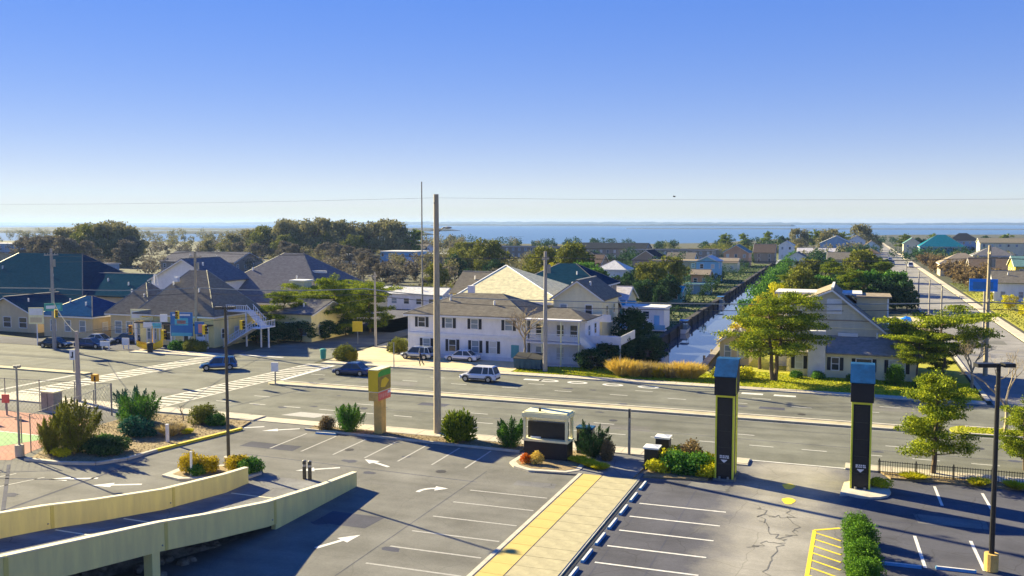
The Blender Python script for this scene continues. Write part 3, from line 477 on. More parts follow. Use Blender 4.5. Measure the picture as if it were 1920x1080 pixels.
struct('front_bed_kerb', MB().prism([(-44.2, 66.6), (-24.0, 65.8), (-24.0, 65.99), (-44.2, 66.79)], -0.05, 0.16), 'kerb')
struct('corner_bed', MB().prism([(-58.2, 50.8), (-55, 50.9), (-52.6, 51.7), (-51.5, 53.4), (-51.3, 56.2), (-49.7, 64.8), (-50.5, 67.6), (-62.4, 67.2), (-62, 58)], -0.05, 0.12), 'soil')
cb_ = [(-58.4, 50.6), (-55, 50.65), (-52.4, 51.45), (-51.2, 53.3), (-51.0, 56.2), (-49.4, 64.8)]
for i in range(5): struct('bed_kerb', MB().prism(bar(cb_[i], cb_[i+1], 0.3), -0.05, 0.2), 'paint_yellow' if i == 4 else 'kerb')
struct('lamp_island', MB().prism([(-45.5, 50.6), (-43.7, 50.2), (-39.4, 52.3), (-39.2, 53.6), (-41.0, 55.6), (-45.6, 53.0)], -0.05, 0.15), 'kerb')
struct('lamp_island_soil', MB().prism([(-44.9, 51.0), (-43.6, 50.7), (-39.8, 52.5), (-39.7, 53.5), (-41.2, 55.1), (-45.0, 52.7)], 0.0, 0.17), 'soil')
struct('tower_bed', MB().prism([(-13.4, 62.3), (-9.0, 63.0), (-8.9, 68.0), (-13.4, 68.0)], -0.05, 0.13), 'soil')
struct('tower_island', MB().prism([(-0.3, 62.6+0)]+[(1.2+1.7*math.cos(a), 64.4+1.9*math.sin(a)) for a in np.linspace(-2.2, 2.4, 12)], -0.05, 0.15), 'kerb')
struct('hotel_bed', MB().prism([(3.0, 68.0), (30, 68.6), (30, 69.55), (2.4, 69.55)], -0.05, 0.14), 'soil')
struct('corner_lawn', MB().sheet([(-38, 101.4), (-27, 101.4), (-27, 108), (-38.2, 105.5)], 0.05), 'lawn'); struct('canal_bank_lawn', MB().sheet([(-27, 101.4), (-12.5, 101.4), (-12.5, 108), (-17, 111), (-27, 111)], 0.05), 'lawn')
struct('house_lawn', MB().sheet([(-12, 101.2), (12.9, 101.2), (12.9, 190), (-12, 190)], 0.04), 'lawn'); struct('far_yards', MB().sheet([(27.3, 101.4), (90, 101.4), (90, 300), (27.6, 300)], 0.03), 'yard'); struct('verge_lawn', MB().sheet([(27.3, 170), (31, 170), (32.5, 262), (27.5, 262)], 0.05), 'lawn')
struct('sand_yard', MB().sheet([(5.0, 135), (12.5, 135), (12.9, 188), (4.5, 188)], 0.06), 'sandlot')
struct('tennis_court', MB().sheet([(-110, 30), (-59.5, 50.2), (-61.6, 57.8), (-64.6, 63.5), (-110, 63.5)], 0.01), 'court_red')
struct('tennis_court_paint', MB().sheet([(-110, 38), (-64.5, 51.9), (-62.7, 55.9), (-63.6, 57.0), (-110, 57.0)], 0.016), 'court_green'); struct('court_line', MB().sheet(bar((-63.6, 57.0), (-110, 57.0), 0.12), 0.02), 'paint_white')
struct('canal_yard_left', MB().sheet([(canal_l(126)-18, 126), (canal_l(126)-.3, 126), (canal_l(555)-.3, 555), (canal_l(555)-40, 555)], 0.02), 'yard'); struct('canal_yard_right', MB().sheet([(canal_r(126)+.3, 126), (-12.1, 126), (-8, 555), (canal_r(555)+.3, 555)], 0.02), 'yard')
# canal edges
for nm, fn, sg in (('bulkhead', canal_l, -1), ('bulkhead', canal_r, 1)):
    lab = 'dark timber bulkhead along the house side of the canal, left bank' if sg < 0 else 'pale timber bulkhead under the pines, right bank of the canal'
    t = thing(nm, lab, 'bulkhead', (0, 0, 0)); mt = 'bulkhead' if sg < 0 else 'dock_wood'
    for i in range(40):
        y0 = YC0+i*8.2; y1 = y0+8.15; x0, x1 = fn(y0), fn(y1); k = 0.25*sg
        MB().prism([(x0, y0), (x1, y1), (x1+k, y1), (x0+k, y0)][::1 if sg < 0 else -1], -2.2, 0.12).build('panel', mt, t)
        MB().cyl(x0-sg*0.22, y0+0.4, -2.2, 0.55 if i % 2 else 0.3, 0.17, 7).build('pile', mt, t)
    MB().prism([(fn(YC0), YC0), (fn(YC0+328), YC0+328), (fn(YC0+328)+sg*0.9, YC0+328), (fn(YC0)+sg*0.9, YC0)][::1 if sg < 0 else -1], 0.13, 0.22).build('cap', mt, t)
t = thing('bulkhead', 'timber end wall closing the canal beside the road', 'bulkhead'); MB().box(-27.4, 111.0, -2.2, -16.6, 111.48, 0.3).build('panel', 'dock_wood', t)

# leaf litter in the beds and tufts on the lawns (nobody could count these)
def litter(name, label, poly, n, ls, m, z, seed, flat=.85):
    r = np.random.default_rng(seed); P_ = np.array(poly, float); lo, hi = P_.min(0), P_.max(0); q = r.uniform(lo, hi, size=(n*3, 2))
    ins = np.zeros(len(q), bool); k = len(P_)
    for i in range(k):
        a, b = P_[i], P_[(i+1) % k]; c = ((a[1] > q[:, 1]) != (b[1] > q[:, 1])) & (q[:, 0] < (b[0]-a[0])*(q[:, 1]-a[1])/(b[1]-a[1]+1e-9)+a[0]); ins ^= c
    q = q[ins][:n]; o = inst(name, leaf_mesh(name, np.column_stack([q, z+np.abs(r.normal(size=len(q)))*.02]), ls, m, r, .6, flat)); tag(o, label, 'litter' if 'litter' in name else 'grass', kind='stuff')
litter('leaf_litter', 'brown leaf litter and bark mulch in the corner bed', [(-58.0, 51.0), (-55, 51.1), (-52.8, 51.9), (-51.7, 53.5), (-51.5, 56.2), (-49.9, 64.8), (-50.7, 67.4), (-62.2, 67.0), (-61.8, 58)], 5000, .11, 'lf_rust', .125, 1); litter('leaf_litter', 'brown leaf litter along the front sign bed', [(-44, 66.9), (-24.0, 66.1), (-23.7, 68.0), (-44, 68.0)], 2200, .1, 'lf_rust', .125, 2); litter('leaf_litter', 'dry leaf litter in the right fence bed', [(3.0, 68.1), (20, 68.5), (20, 69.5), (2.4, 69.5)], 1500, .1, 'lf_straw', .145, 3)
litter('lawn_grass', 'bright green grass tufts on the canal head lawn', [(-38, 101.5), (-12.5, 101.5), (-12.5, 108), (-27, 110), (-38, 105.4)], 16000, .16, 'lf_lawn', .08, 4, .1); litter('lawn_grass', 'bright green grass tufts before the grey house', [(-12, 101.3), (12.8, 101.3), (12.8, 112), (-12, 112)], 16000, .16, 'lf_lawn', .08, 5, .1); litter('lawn_grass', 'green grass tufts on the planted median', [(9, 84.8), (40, 84.8), (40, 87.5), (9, 87.5)], 6000, .14, 'lf_lawn', .18, 6, .1); litter('lawn_grass', 'yard grass tufts right of the canal street', [(27.5, 150), (45, 150), (60, 300), (28, 300)], 14000, .3, 'lf_olive', .08, 7, .1); litter('lawn_grass', 'yard grass tufts on the left canal bank', [(-44, 130), (-27.5, 130), (-33, 400), (-60, 400)], 14000, .4, 'lf_deep', .1, 8, .1)
# ================================================================== FOREGROUND THINGS
# --- ramp rising towards the camera on the left
RX, RY = -35.0, 53.4
RZ = [(53.4, 0.96), (49, 1.25), (43.2, 1.84), (38, 2.72), (34.6, 3.37), (25.7, 4.75), (17, 6.2), (6, 8.0)]
def rtop(y): return float(np.interp(-y, [-a for a, b in RZ], [b for a, b in RZ]))
ramp = thing('parking_ramp', 'tan stucco ramp with two parapet walls rising at lower left', 'ramp', (RX, RY, 0))
def ramp_wall(xf, y_end, name_joint, base_open):
    x0, x1 = sorted((xf-RX, xf-0.3-RX)); js = [y_end, 44.0, 35.0, 26.0, 17.0, 6.0]
    for a, b in zip(js[:-1], js[1:]):
        ys = [a-0.02, *[y for y in (49, 43.2, 38, 34.6, 30, 21, 12) if b < y < a], b+0.02]
        top = [(y-RY, rtop(y)) for y in ys]
        if base_open: bot = [(y-RY, 0.0 if y > 44.4 or a > 45 else max(0, rtop(y)-1.42)) for y in ys]
        else: bot = [(y-RY, 0.0) for y in ys]
        k = len(ys); v = [(x0, y, z) for y, z in top]+[(x0, y, z) for y, z in bot]+[(x1, y, z) for y, z in top]+[(x1, y, z) for y, z in bot]; f = []
        for i in range(k-1): f += [(i, i+1, k+i+1, k+i), (2*k+i+1, 2*k+i, 3*k+i, 3*k+i+1), (i+1, i, 2*k+i, 2*k+i+1), (k+i, k+i+1, 3*k+i+1, 3*k+i)]
        f += [(0, k, 3*k, 2*k), (k-1, 3*k-1, 4*k-1, 2*k-1)]
        MB().add(v, f).build('wall_panel', 'stucco', ramp)
        cv = [(x0-0.03, y, z) for y, z in top]+[(x1+0.03, y, z) for y, z in top]; cv += [(p[0], p[1], p[2]+0.06) for p in cv]; f = []
        for i in range(k-1): f += [(2*k+i, 2*k+i+1, 3*k+i+1, 3*k+i), (i, 2*k+i, 2*k+i+1, i+1), (k+i, k+i+1, 3*k+i+1, 3*k+i), (i, i+1, k+i+1, k+i)]
        f += [(0, k, 3*k, 2*k), (k-1, 3*k-1, 4*k-1, 2*k-1)]
        MB().add(cv, f).build('coping', 'stucco_cap', ramp)
    for y in js[1:-1]:
        zb = max(0, rtop(y)-1.42) if base_open else max(0, rtop(y)-1.22)
        MB().box(x1-0.01, y-RY-0.11, zb+0.01, x1+0.02, y-RY+0.11, rtop(y)-0.01).build(name_joint, 'sealant', ramp)
        MB().dome((x1+0.03, y-RY-0.3, zb+0.35), (0.04, 0.05, 0.05), 6, 4).build('bolt', 'galv', ramp)
ramp_wall(-31.3, 53.4, 'joint_seal', True); ramp_wall(-38.7, 51.4, 'joint_seal', False)
ys = [53.4, 49, 43.2, 38, 34.6, 25.7, 17, 6]; dv = [(-38.7-RX, y-RY, max(0.02, rtop(y)-1.22)) for y in ys]+[(-31.6-RX, y-RY, max(0.02, rtop(y)-1.22)) for y in ys]
dv += [(p[0], p[1], p[2]-(0.02 if i % 8 < 3 else 0.18)) for i, p in enumerate(dv)]
k = 8; f = []
for i in range(7): f += [(i, i+1, k+i+1, k+i), (2*k+i, 2*k+i+1, 3*k+i+1, 3*k+i)]
MB().add(dv, f).build('deck', 'drive_pale', ramp)
for y in (49.0, 39.5, 34.8): MB().box(-38.3-RX, y-RY-0.06, max(0.0, rtop(y)-1.24), -31.9-RX, y-RY+0.06, max(0.035, rtop(y)-1.205)).build('expansion_joint', 'stucco_cap', ramp)
for y in (34.3, 25.3, 16.5): MB().box(-31.85-RX, y-RY-0.26, 0, -31.33-RX, y-RY+0.26, rtop(y)-1.40).build('column', 'stucco', ramp)
MB().add([(-38.6-RX, 44.3-RY, 0), (-31.7-RX, 44.3-RY, 0), (-31.7-RX, 44.3-RY, .18), (-38.6-RX, 44.3-RY, .18), (-38.6-RX, 33-RY, 1.5), (-32.6-RX, 40.5-RY, 0), (-36-RX, 33-RY, 0)], [(0, 1, 2, 3), (3, 2, 5, 4), (4, 5, 6)]).build('rubble_bank', 'rubble', ramp)
rr_ = random.Random(8)
for i in range(70):
    y = rr_.uniform(33, 41.5); x = rr_.uniform(-37.5, -32.4); u = max(0, min(1, (y-33)/11)); z = max(0.05, 1.0+(1-u)*1.2-(x+38)*0.28-(1-u)*0.6)
    s = rr_.uniform(0.18, 0.4); MB().dome((x-RX, y-RY, min(z*0.5, max(0.02, rtop(y)-1.85))), (s, s*rr_.uniform(.6, 1), s*0.6), 6, 4).build('stone', 'rubble', ramp)
# --- twin posts
for i, (dx, lab) in enumerate(((0, 'left of two short dark steel posts beside the ramp end'), (0.45, 'right of two short dark steel posts beside the ramp end'))):
    t = thing('bollard', lab, 'bollard', (-35.7+dx, 53.7, 0), 0, 'steel posts by the ramp'); MB().cyl(0, 0, 0, 1.3, 0.13, 10).build('post', 'bronze', t); MB().dome((0, 0, 1.3), (.13, .13, .07), 10, 4).build('cap', 'galv', t); MB().cyl(0, 0, 0.9, 1.05, 0.135, 10).build('band', 'paint_worn', t)
# --- gateway towers
def tower(x, y, label, w=1.25, d=2.1):
    t = thing('gateway_tower', label, 'tower', (x, y, 0), 0, 'black gateway towers at the driveway')
    hw, hd = w/2, d/2
    MB().box(-hw+.06, -hd+.06, 0, hw-.06, hd-.06, 6.0).build('shaft', 'black_panel', t)
    MB().box(-hw+.2, -hd+.03, 0.15, hw-.2, -hd+.055, 5.75).build('front_panel', 'black_metal', t); MB().box(hw-.055, -hd+.72, 0.15, hw-.03, hd-.72, 5.75).build('side_panel', 'black_metal', t); MB().box(-hw+.03, -hd+.72, 0.15, -hw+.055, hd-.72, 5.75).build('side_panel', 'black_metal', t)
    for sx in (-1, 1):
        for sy in (-1, 1): MB().cbox((sx*(hw-.04), sy*(hd-.04), 3.02), (.11, .11, 6.0)).build('edge_trim', 'neon_trim', t)
    for sx in (-1, 1):
        for sy in (-1, 1): MB().box(sorted((sx*(hw-.05), sx*(hw-.02)))[0], sy*(hd-.36)-.3, .12, sorted((sx*(hw-.05), sx*(hw-.02)))[1], sy*(hd-.36)+.3, 5.88).build('side_trim', 'neon_trim', t)
    for zz in (5.9,):
        MB().box(-hw+.02, -hd-.01, zz, hw-.02, -hd+.1, zz+.13).build('top_trim', 'neon_trim', t); MB().box(hw-.1, -hd+.1, zz, hw+.01, hd, zz+.13).build('top_trim', 'neon_trim', t); MB().box(-hw-.01, -hd+.1, zz, -hw+.1, hd, zz+.13).build('top_trim', 'neon_trim', t)
    for zz in (1.2, 2.35, 3.5, 4.65): MB().box(-hw+.19, -hd+.012, zz, hw-.19, -hd+.03, zz+.03).build('seam', 'bronze', t)
    h0, h1, h2 = 6.05, 7.35, 8.35; e = 0.1
    hd_ = MB().add([(-hw-e, -hd-e, h0), (hw+e, -hd-e, h0), (hw+e, hd+e, h0), (-hw-e, hd+e, h0), (-hw-e, -hd-e, h1), (hw+e, -hd-e, h1), (hw+e, hd+e, h2), (-hw-e, hd+e, h2), (-hw-e, 0.2, h2), (hw+e, 0.2, h2)],
                   [(3, 2, 1, 0), (0, 1, 5, 4), (1, 2, 6, 9, 5), (2, 3, 7, 6), (3, 0, 4, 8, 7)]).build('head', 'black_panel', t)
    MB().slab([(-hw-e-.05, -hd-e-.08, h1-.02), (hw+e+.05, -hd-e-.08, h1-.02), (hw+e+.05, .22, h2+.02), (-hw-e-.05, .22, h2+.02)], .07).build('sloped_cap', 'blue_skytint_metal', t)
    MB().box(-hw-e-.05, .225, h2+.005, hw+e+.05, hd+e+.05, h2+.07).build('top_cap', 'blue_skytint_metal', t)
    MB().box(hw+e, -hd+.1, h0+.1, hw+e+.03, -hd+.22, h1).build('side_trim', 'neon_trim', hd_)
    yf = -hd+.02; lg = MB()
    for r_, (zz, xs) in enumerate(((1.72, (-.3, -.2, -.09, .03, .14, .25)), (1.6, (-.3, -.18, -.07, .05, .17, .27)))):
        for i, xx in enumerate(xs): lg.box(xx, yf-.012, zz, xx+.085-.02*(i % 2), yf+.01, zz+.09)
    lg.add([(-.24, yf-.006, 1.5), (.24, yf-.006, 1.5), (.1, yf-.006, 1.36), (0, yf-.006, 1.28), (-.1, yf-.006, 1.36)], [(0, 4, 3, 2, 1)]); lg.build('emblem', 'white', t)
    for xx in (-.28, .3): MB().cyl(xx, -hd-.12, 0.14, 0.32, 0.08, 8).build('uplight', 'galv', t)
    MB().box(-hw-.12, -hd-.12, -0.02, hw+.12, hd+.12, 0.14).build('plinth', 'lot', t)
    return t
tower(-7.95, 64.6, 'left black gateway tower with sky tinted blue sloped cap beside the leafy shrubs'); tower(0.95, 65.3, 'right black gateway tower with sky tinted blue sloped cap on a kerbed island')
# --- open-framed sign kiosk
t = thing('sign_kiosk', 'cream framed sign kiosk with black base and black panel on small island', 'kiosk', (-21.3, 64.9, 0.15))
MB().box(-1.72, -.75, 0, 1.72, .75, 1.32).build('base', 'black_panel', t); MB().box(-1.8, -.83, 1.32, 1.8, .83, 1.48).build('sill', 'cream', t)
for sx in (-1, 1):
    for sy in (-1, 1): MB().cbox((sx*1.66, sy*.68, 2.33), (.2, .2, 1.7)).build('post', 'cream', t)
MB().box(-1.55, -.3, 1.48, 1.55, .3, 2.75).build('panel', 'black_metal', t)
for zz in (2.92, 3.08): MB().box(-1.56, -.62, zz, 1.56, -.54, zz+.07).build('rail', 'cream', t)
MB().box(-1.82, -.95, 3.18, 1.82, .95, 3.5).build('roof', 'cream', t); MB().box(-1.7, -.85, 3.5, 1.7, .85, 3.58).build('roof_cap', 'cream', t); MB().cyl(-.55, -.4, 3.58, 3.85, 0.1, 8).build('vent', 'bronze', t); MB().box(-1.3, -.45, 1.48, -.5, -.31, 1.6).build('ledge', 'white', t)
t = thing('utility_cabinet', 'dark blue utility cabinet standing behind the sign kiosk', 'cabinet', (-19.0, 67.2, 0.1)); MB().box(-.6, -.45, 0, .6, .45, 2.0).build('body', 'car_dark', t); MB().box(-.66, -.5, 2.0, .66, .5, 2.12).build('lid', 'blue_skytint_metal', t); MB().box(-.02, -.47, .2, .02, -.451, 1.8).build('door_seam', 'galv', t); MB().box(.1, -.5, .9, .16, -.45, 1.2).build('handle', 'galv', t)
# --- masonry stub pillars with pale caps
for x, y, h, lab in ((-13.3, 65.0, 1.55, 'nearer black stub pillar with pale cap at the walkway end'), (-13.0, 67.6, 1.75, 'farther black stub pillar with pale cap beside the sidewalk')):
    t = thing('stub_pillar', lab, 'pillar', (x, y, 0), 0, 'stub pillars by the walkway'); MB().box(-.5, -.5, 0, .5, .5, h).build('body', 'black_panel', t); MB().box(-.58, -.58, h, .58, .58, h+.12).build('cap', 'white', t); MB().add([(-.5, -.5, h+.12), (.5, -.5, h+.12), (.5, .5, h+.12), (-.5, .5, h+.12), (0, 0, h+.26)], [(0, 1, 4), (1, 2, 4), (2, 3, 4), (3, 0, 4)]).build('peak', 'white', t)
# --- roadside pylon sign
t = thing('pylon_sign', 'tan post sign with green and olive box above a red one', 'sign', (-37.3, 67.6, 0.1))
MB().box(-.36, -.4, 0, .36, .4, 3.0).build('post', 'post_tan', t)
u = MB().box(-.45, -1.15, 3.75, .45, 1.15, 5.55).build('upper_box', 'sign_yellow', t); MB().box(-.45, -1.15, 5.55, .45, 1.15, 5.62).build('top', 'cream', u)
MB().box(.451, -1.1, 3.8, .47, 1.1, 5.0).build('face_panel', 'sign_olive', u); MB().add([(.472, -1.1, 5.0), (.472, 1.1, 5.0), (.472, 1.1, 5.5), (.472, -.6, 5.5), (.472, -1.1, 5.3)], [(0, 1, 2, 3, 4)]).build('header', 'sign_green', u); MB().add([(.474, -.7, 4.1), (.474, .1, 4.0), (.474, .8, 4.5), (.474, .2, 4.85), (.474, -.5, 4.7)], [(0, 1, 2, 3, 4)]).build('motif', 'sign_yellow', u)
lo = MB().box(-.45, -1.1, 2.95, .45, 1.1, 3.68).build('lower_box', 'post_tan', t); MB().box(-.44, -1.1, 3.68, .44, 1.1, 3.72).build('top', 'white', lo); MB().box(.451, -1.08, 2.98, .47, 1.08, 3.66).build('face_panel', 'sign_red', lo)
lt = MB()
for i in range(6): lt.box(.4705, -.9+i*.31, 3.15+.05*(i % 2), .48, -.72+i*.31, 3.5)
lt.build('lettering', 'sign_pink', lo); MB().box(.4706, .55, 3.4, .481, 1.05, 3.62).build('lettering', 'white', lo)
# --- light poles
def lamp_post(x, y, h, label, heads, base=True, m='bronze', r=0.11, z=0.15):
    t = thing('lamp_post', label, 'lamp post', (x, y, z), 0)
    MB().tube([(0, 0, 0.5 if base else 0), (0, 0, h)], [r*1.15, r*0.85], 8).build('pole', m, t)
    if base: MB().cyl(0, 0, -0.1, 0.8, 0.34, 14).build('footing', 'post_tan' if base == 2 else 'concrete', t)
    for (dx, dy, L) in heads:
        d = Vector((dx, dy, 0)).normalized(); n = Vector((-d.y, d.x, 0)); p = d*0.25
        a = MB().tube([(0, 0, h-.12), tuple(p+Vector((0, 0, h-.1)))], .05, 6).build('arm', m, t)
        v = []
        for uu, ww in ((.2, .22), (.2+L, .28)):
            for s_ in (-1, 1):
                for zz in (-.18, .02): q = d*uu+n*(ww*s_)+Vector((0, 0, h+zz)); v.append(tuple(q))
        hd = MB().add(v, [(0, 1, 3, 2), (4, 6, 7, 5), (0, 4, 5, 1), (2, 3, 7, 6), (1, 5, 7, 3), (0, 2, 6, 4)]).build('lamp_head', m, t)
        q0 = d*.35; q1 = d*(L+.1); MB().add([tuple(q0-n*.18+Vector((0, 0, h-.186))), tuple(q1-n*.2+Vector((0, 0, h-.186))), tuple(q1+n*.2+Vector((0, 0, h-.186))), tuple(q0+n*.18+Vector((0, 0, h-.186)))], [(0, 1, 2, 3)]).build('lens', 'lamp_clear', hd)
    return t
lamp_post(-42.3, 53.9, 11.8, 'tall bronze lamp post rising from the yellow grass island', [(1, .4, .5), (-1, -.4, .5)]); lamp_post(7.2, 51.6, 10.7, 'tall black lamp post with twin shoebox heads and tan footing', [(-1, -.3, .95), (.9, .5, .55)], 2, 'black_metal', 0.12)
t = lamp_post(-59.7, 51.2, 6.9, 'slim grey floodlight pole at the tennis court corner', [(-.6, .6, .35)], True, 'galv', 0.08)
# --- poles for wires
def utility_pole(x, y, h, label, r=.17, m='pole_wood', arms=(), lamp=None, extra=None):
    t = thing('utility_pole', label, 'utility pole', (x, y, 0)); MB().tube([(0, 0, 0), (0, 0, h)], [r*1.15, r*0.72], 9).build('pole', m, t)
    for z, L in arms:
        a = MB().box(-.06, -L/2, z, .06, L/2, z+.13).build('crossarm', m, t)
        for yy in (-L/2+.1, -L/4, L/4, L/2-.1): MB().cyl(0, yy, z+.13, z+.32, .05, 6).build('insulator', 'galv', a)
    if lamp:
        z, dx, dy = lamp; a = MB().tube([(0, 0, z-.5), (dx*.6, dy*.6, z), (dx, dy, z+.05)], .05, 6).build('lamp_arm', 'galv', t); MB().dome((dx, dy, z), (.38, .2, .1), 8, 5).build('lamp_head', 'galv', a)
    if extra == 'transformer': MB().cyl(.4, 0, h-2.6, h-1.6, .25, 10).build('transformer', 'galv', t)
    return t
utility_pole(-32.7, 69.3, 20.4, 'very tall wooden pole at the sidewalk between bushes', .29, arms=((19.6, .7),), lamp=(17.6, .9, .35))
utility_pole(-34.3, 103.2, 14.6, 'grey wooden utility pole beside the blue dumpster', .26, 'pole_wood_grey', ((13.6, 2.4), (9.2, 1.0)), extra='transformer')
utility_pole(-64.6, 116, 10.9, 'slim grey pole at the side street corner by yellow sign', .17, 'pole_wood_grey', ((10.2, 1.2),), lamp=(10.3, -1.2, .4))
utility_pole(-88.4, 106.2, 13.9, 'wooden utility pole in front of the hip roofed store', .24, 'pole_wood', ((13.0, 2.4), (8.6, 1.0)), extra='transformer')
utility_pole(-106.3, 97.6, 14.4, 'leftmost tall utility pole beside parked dark cars', .24, 'pole_wood_grey', ((13.4, 2.4), (8.4, 1.0)), extra='transformer')
utility_pole(15.2, 119, 15.4, 'tall utility pole with yellow transformer at the right street corner', .24, 'pole_wood', ((14.4, 2.4), (8.8, 1.0)), extra='transformer')
utility_pole(-72.4, 69.2, 7.2, 'short grey signal pole at the tennis court corner', .24, 'pole_wood_grey')
utility_pole(-78.6, 160, 26, 'thin dark mast rising behind the white house', .16, 'galv')
for i, (px_, y, h) in enumerate(((12.6, 146, 8.8), (12.9, 172, 8.2), (13.3, 205, 8.0), (13.9, 262, 8.0))): utility_pole(px_, y, h, f'{ORD[i]} grey street pole from the corner along the canal street', .15, 'pole_wood_grey', ((h-.6, 1.0),))
# --- wires (each span a cable of its own)
def wire(p, q, sag, r, label, m='wire', n=10):
    pts = [Vector(p).lerp(Vector(q), i/n)-Vector((0, 0, 4*sag*(i/n)*(1-i/n))) for i in range(n+1)]
    return tag(MB().tube(pts, r, 4).build('power_line', m), label, 'power line')
wire((-32.7, 69.3, 20.1), (-150, 69.3, 21.5), 0.8, .009, 'high wire running left from the very tall pole top'); wire((-32.7, 69.3, 20.1), (90, 69.3, 21), 0.9, .009, 'high wire running right from the very tall pole top')
row = [((-180, 96), 'off the left edge'), ((-106.3, 97.6), 'leftmost tall pole'), ((-88.4, 106.2), 'store pole'), ((-64.6, 113), 'side street corner'), ((-34.3, 103.2), 'dumpster pole'), ((15.2, 119), 'right street corner'), ((90, 119), 'right edge')]
for a, b in zip(row[:-1], row[1:]):
    for dz, dy, r_, mm, nm in ((13.9, -.9, .03, 'wire', 'near upper'), (13.9, .9, .03, 'wire', 'far upper'), (8.7, 0, .085, 'cable', 'thick lower'), (7.9, .1, .05, 'wire', 'lowest thin')):
        wire((a[0][0], a[0][1]+dy, dz), (b[0][0], b[0][1]+dy, dz), .5 if dz > 10 else .35, r_, f'{nm} line between {a[1]} and {b[1]}', mm)
for i, z in enumerate((13.2, 12.4)): wire((-106.3, 97.6, z), (-64.6, 180, z+2), .6, .02, ('upper' if i == 0 else 'lower')+' back line crossing over the grey hip roofs')
wire((12.6, 146, 8.3), (13.3, 205, 7.6), .4, .03, 'service line along the canal street poles', 'wire'); wire((15.2, 119, 9.0), (12.6, 146, 8.3), .3, .03, 'service line from corner pole to first street pole', 'wire')
# --- traffic signals on spans
def signal(x, y, z, rz, label, m='sign_yellow', board=False):
    t = thing('traffic_signal', label, 'traffic signal', (x, y, z), rz); b = MB().box(-.2, -.18, -.55, .2, .18, .55).build('housing', m, t)
    for k, c in enumerate(('tail_red', 'sign_orange', 'sign_teal')):
        MB().tube([(0, -.18, .36-.36*k), (0, -.36, .36-.36*k)], .15, 10, False).build('visor', 'black_metal', t); MB().tube([(0, -.185, .36-.36*k), (0, -.2, .36-.36*k)], .12, 10).build('lens', c, t)
    MB().cyl(0, 0, .55, .95, .03, 6).build('hanger', 'galv', t); return t
wire((-72.4, 69.2, 7.0), (-64.6, 116, 7.2), .5, .025, 'signal span wire from court corner over the crossing'); wire((-72.4, 69.2, 7.0), (-106.3, 97.6, 7.0), .5, .025, 'signal span wire reaching the leftmost pole'); wire((-72.4, 69.2, 7.0), (-88.4, 106.2, 7.0), .5, .025, 'signal span wire reaching the store pole')
for u, lab in ((.22, 'yellow signal nearest the court corner on the crossing span'), (.34, 'second yellow signal along the crossing span'), (.46, 'third yellow signal along the crossing span')): signal(-72.4+7.8*u, 69.2+46.8*u, 5.7, R(90), lab)
signal(-78.2, 82.6, 5.6, R(30), 'orange faced signal hanging left of the store pole', 'sign_orange'); signal(-101, 93.2, 5.7, R(60), 'yellow signal hanging beside the leftmost tall pole'); signal(-84.9, 98.2, 5.6, R(10), 'small yellow signal next to the store pole')
def board(name, x, y, z0, z1, w_, rz, label, m, posts=2, pm='white', stripes=None, cat='sign', th=.12, base=0):
    t = thing(name, label, cat, (x, y, base), rz)
    MB().box(-w_/2, -th/2, z0, w_/2, th/2, z1).build('panel', m, t)
    for px_ in ([0] if posts == 1 else [-w_*.35, w_*.35] if posts == 2 else []): MB().box(px_-.06, th/2+.005, 0, px_+.06, th/2+.12, z1*.98).build('post', pm, t)
    for (x0, z0_, x1, z1_, mm) in stripes or (): MB().box(x0*w_, -th/2-.02, z0+(z1-z0)*z0_, x1*w_, -th/2+.005, z0+(z1-z0)*z1_).build('lettering', mm, t)
    return t
board('hanging_sign', -82.6, 93, 5.3, 6.3, .9, R(25), 'white board hanging beside the orange faced signal', 'white', 0); board('street_name_sign', -104.5, 96.0, 5.7, 6.8, 2.3, R(40), 'green street name board hanging at the far left', 'sign_teal', 0, stripes=[(-.4, .3, .1, .7, 'white'), (.2, .25, .4, .75, 'sign_cyan')])
board('store_sign', -89.2, 104.0, 1.9, 5.3, 3.3, R(14), 'large blue board sign on two white posts before the store', 'sign_blue', 2, stripes=[(-.3, .45, .3, .75, 'sign_cyan'), (-.2, .52, .2, .66, 'sign_pink'), (-.46, .0, .46, .14, 'sign_cyan'), (-.4, .85, .4, .93, 'white')])
board('menu_sign', -95.5, 105.2, 2.6, 3.5, 3.0, R(8), 'white and cyan board sign on posts left of the blue one', 'white', 2, stripes=[(.0, .1, .48, .9, 'sign_cyan')]); board('tall_store_sign', -93.2, 108.0, 3.6, 5.5, 1.8, R(8), 'bright yellow square board under the store eave', 'sign_yellow', 2)
board('price_sign', -98.5, 106.4, 3.6, 5.2, 3.8, R(8), 'cream board sign at the left of the yellow store', 'cream', 2, stripes=[(-.45, .2, -.1, .8, 'white'), (0, .3, .4, .6, 'sign_yellow')])
board('pole_sign', -111.8, 99.6, 3.2, 5.6, 2.2, R(20), 'cream two tier board sign on white post by beige building', 'cream', 1, stripes=[(-.45, .55, .45, .95, 'white'), (-.4, .1, .4, .4, 'sid_beige')])
board('blue_panel_sign', -86.6, 104.6, 2.2, 4.0, 1.4, R(14), 'small blue and pink board right of the store pole', 'sign_blue', 2, stripes=[(-.1, .1, .3, .8, 'sign_pink')]); board('white_panel_sign', -86.1, 104.3, 1.0, 1.9, 1.1, R(14), 'low white board right of the store pole', 'white', 2)
board('yard_sign', -99.2, 99.8, .5, 1.2, 1.5, R(10), 'low white board standing at the store lot edge', 'white', 2); board('yard_sign', -96.8, 101.2, .6, 1.6, 1.1, R(10), 'upright white board standing near the yellow boat', 'white', 2)
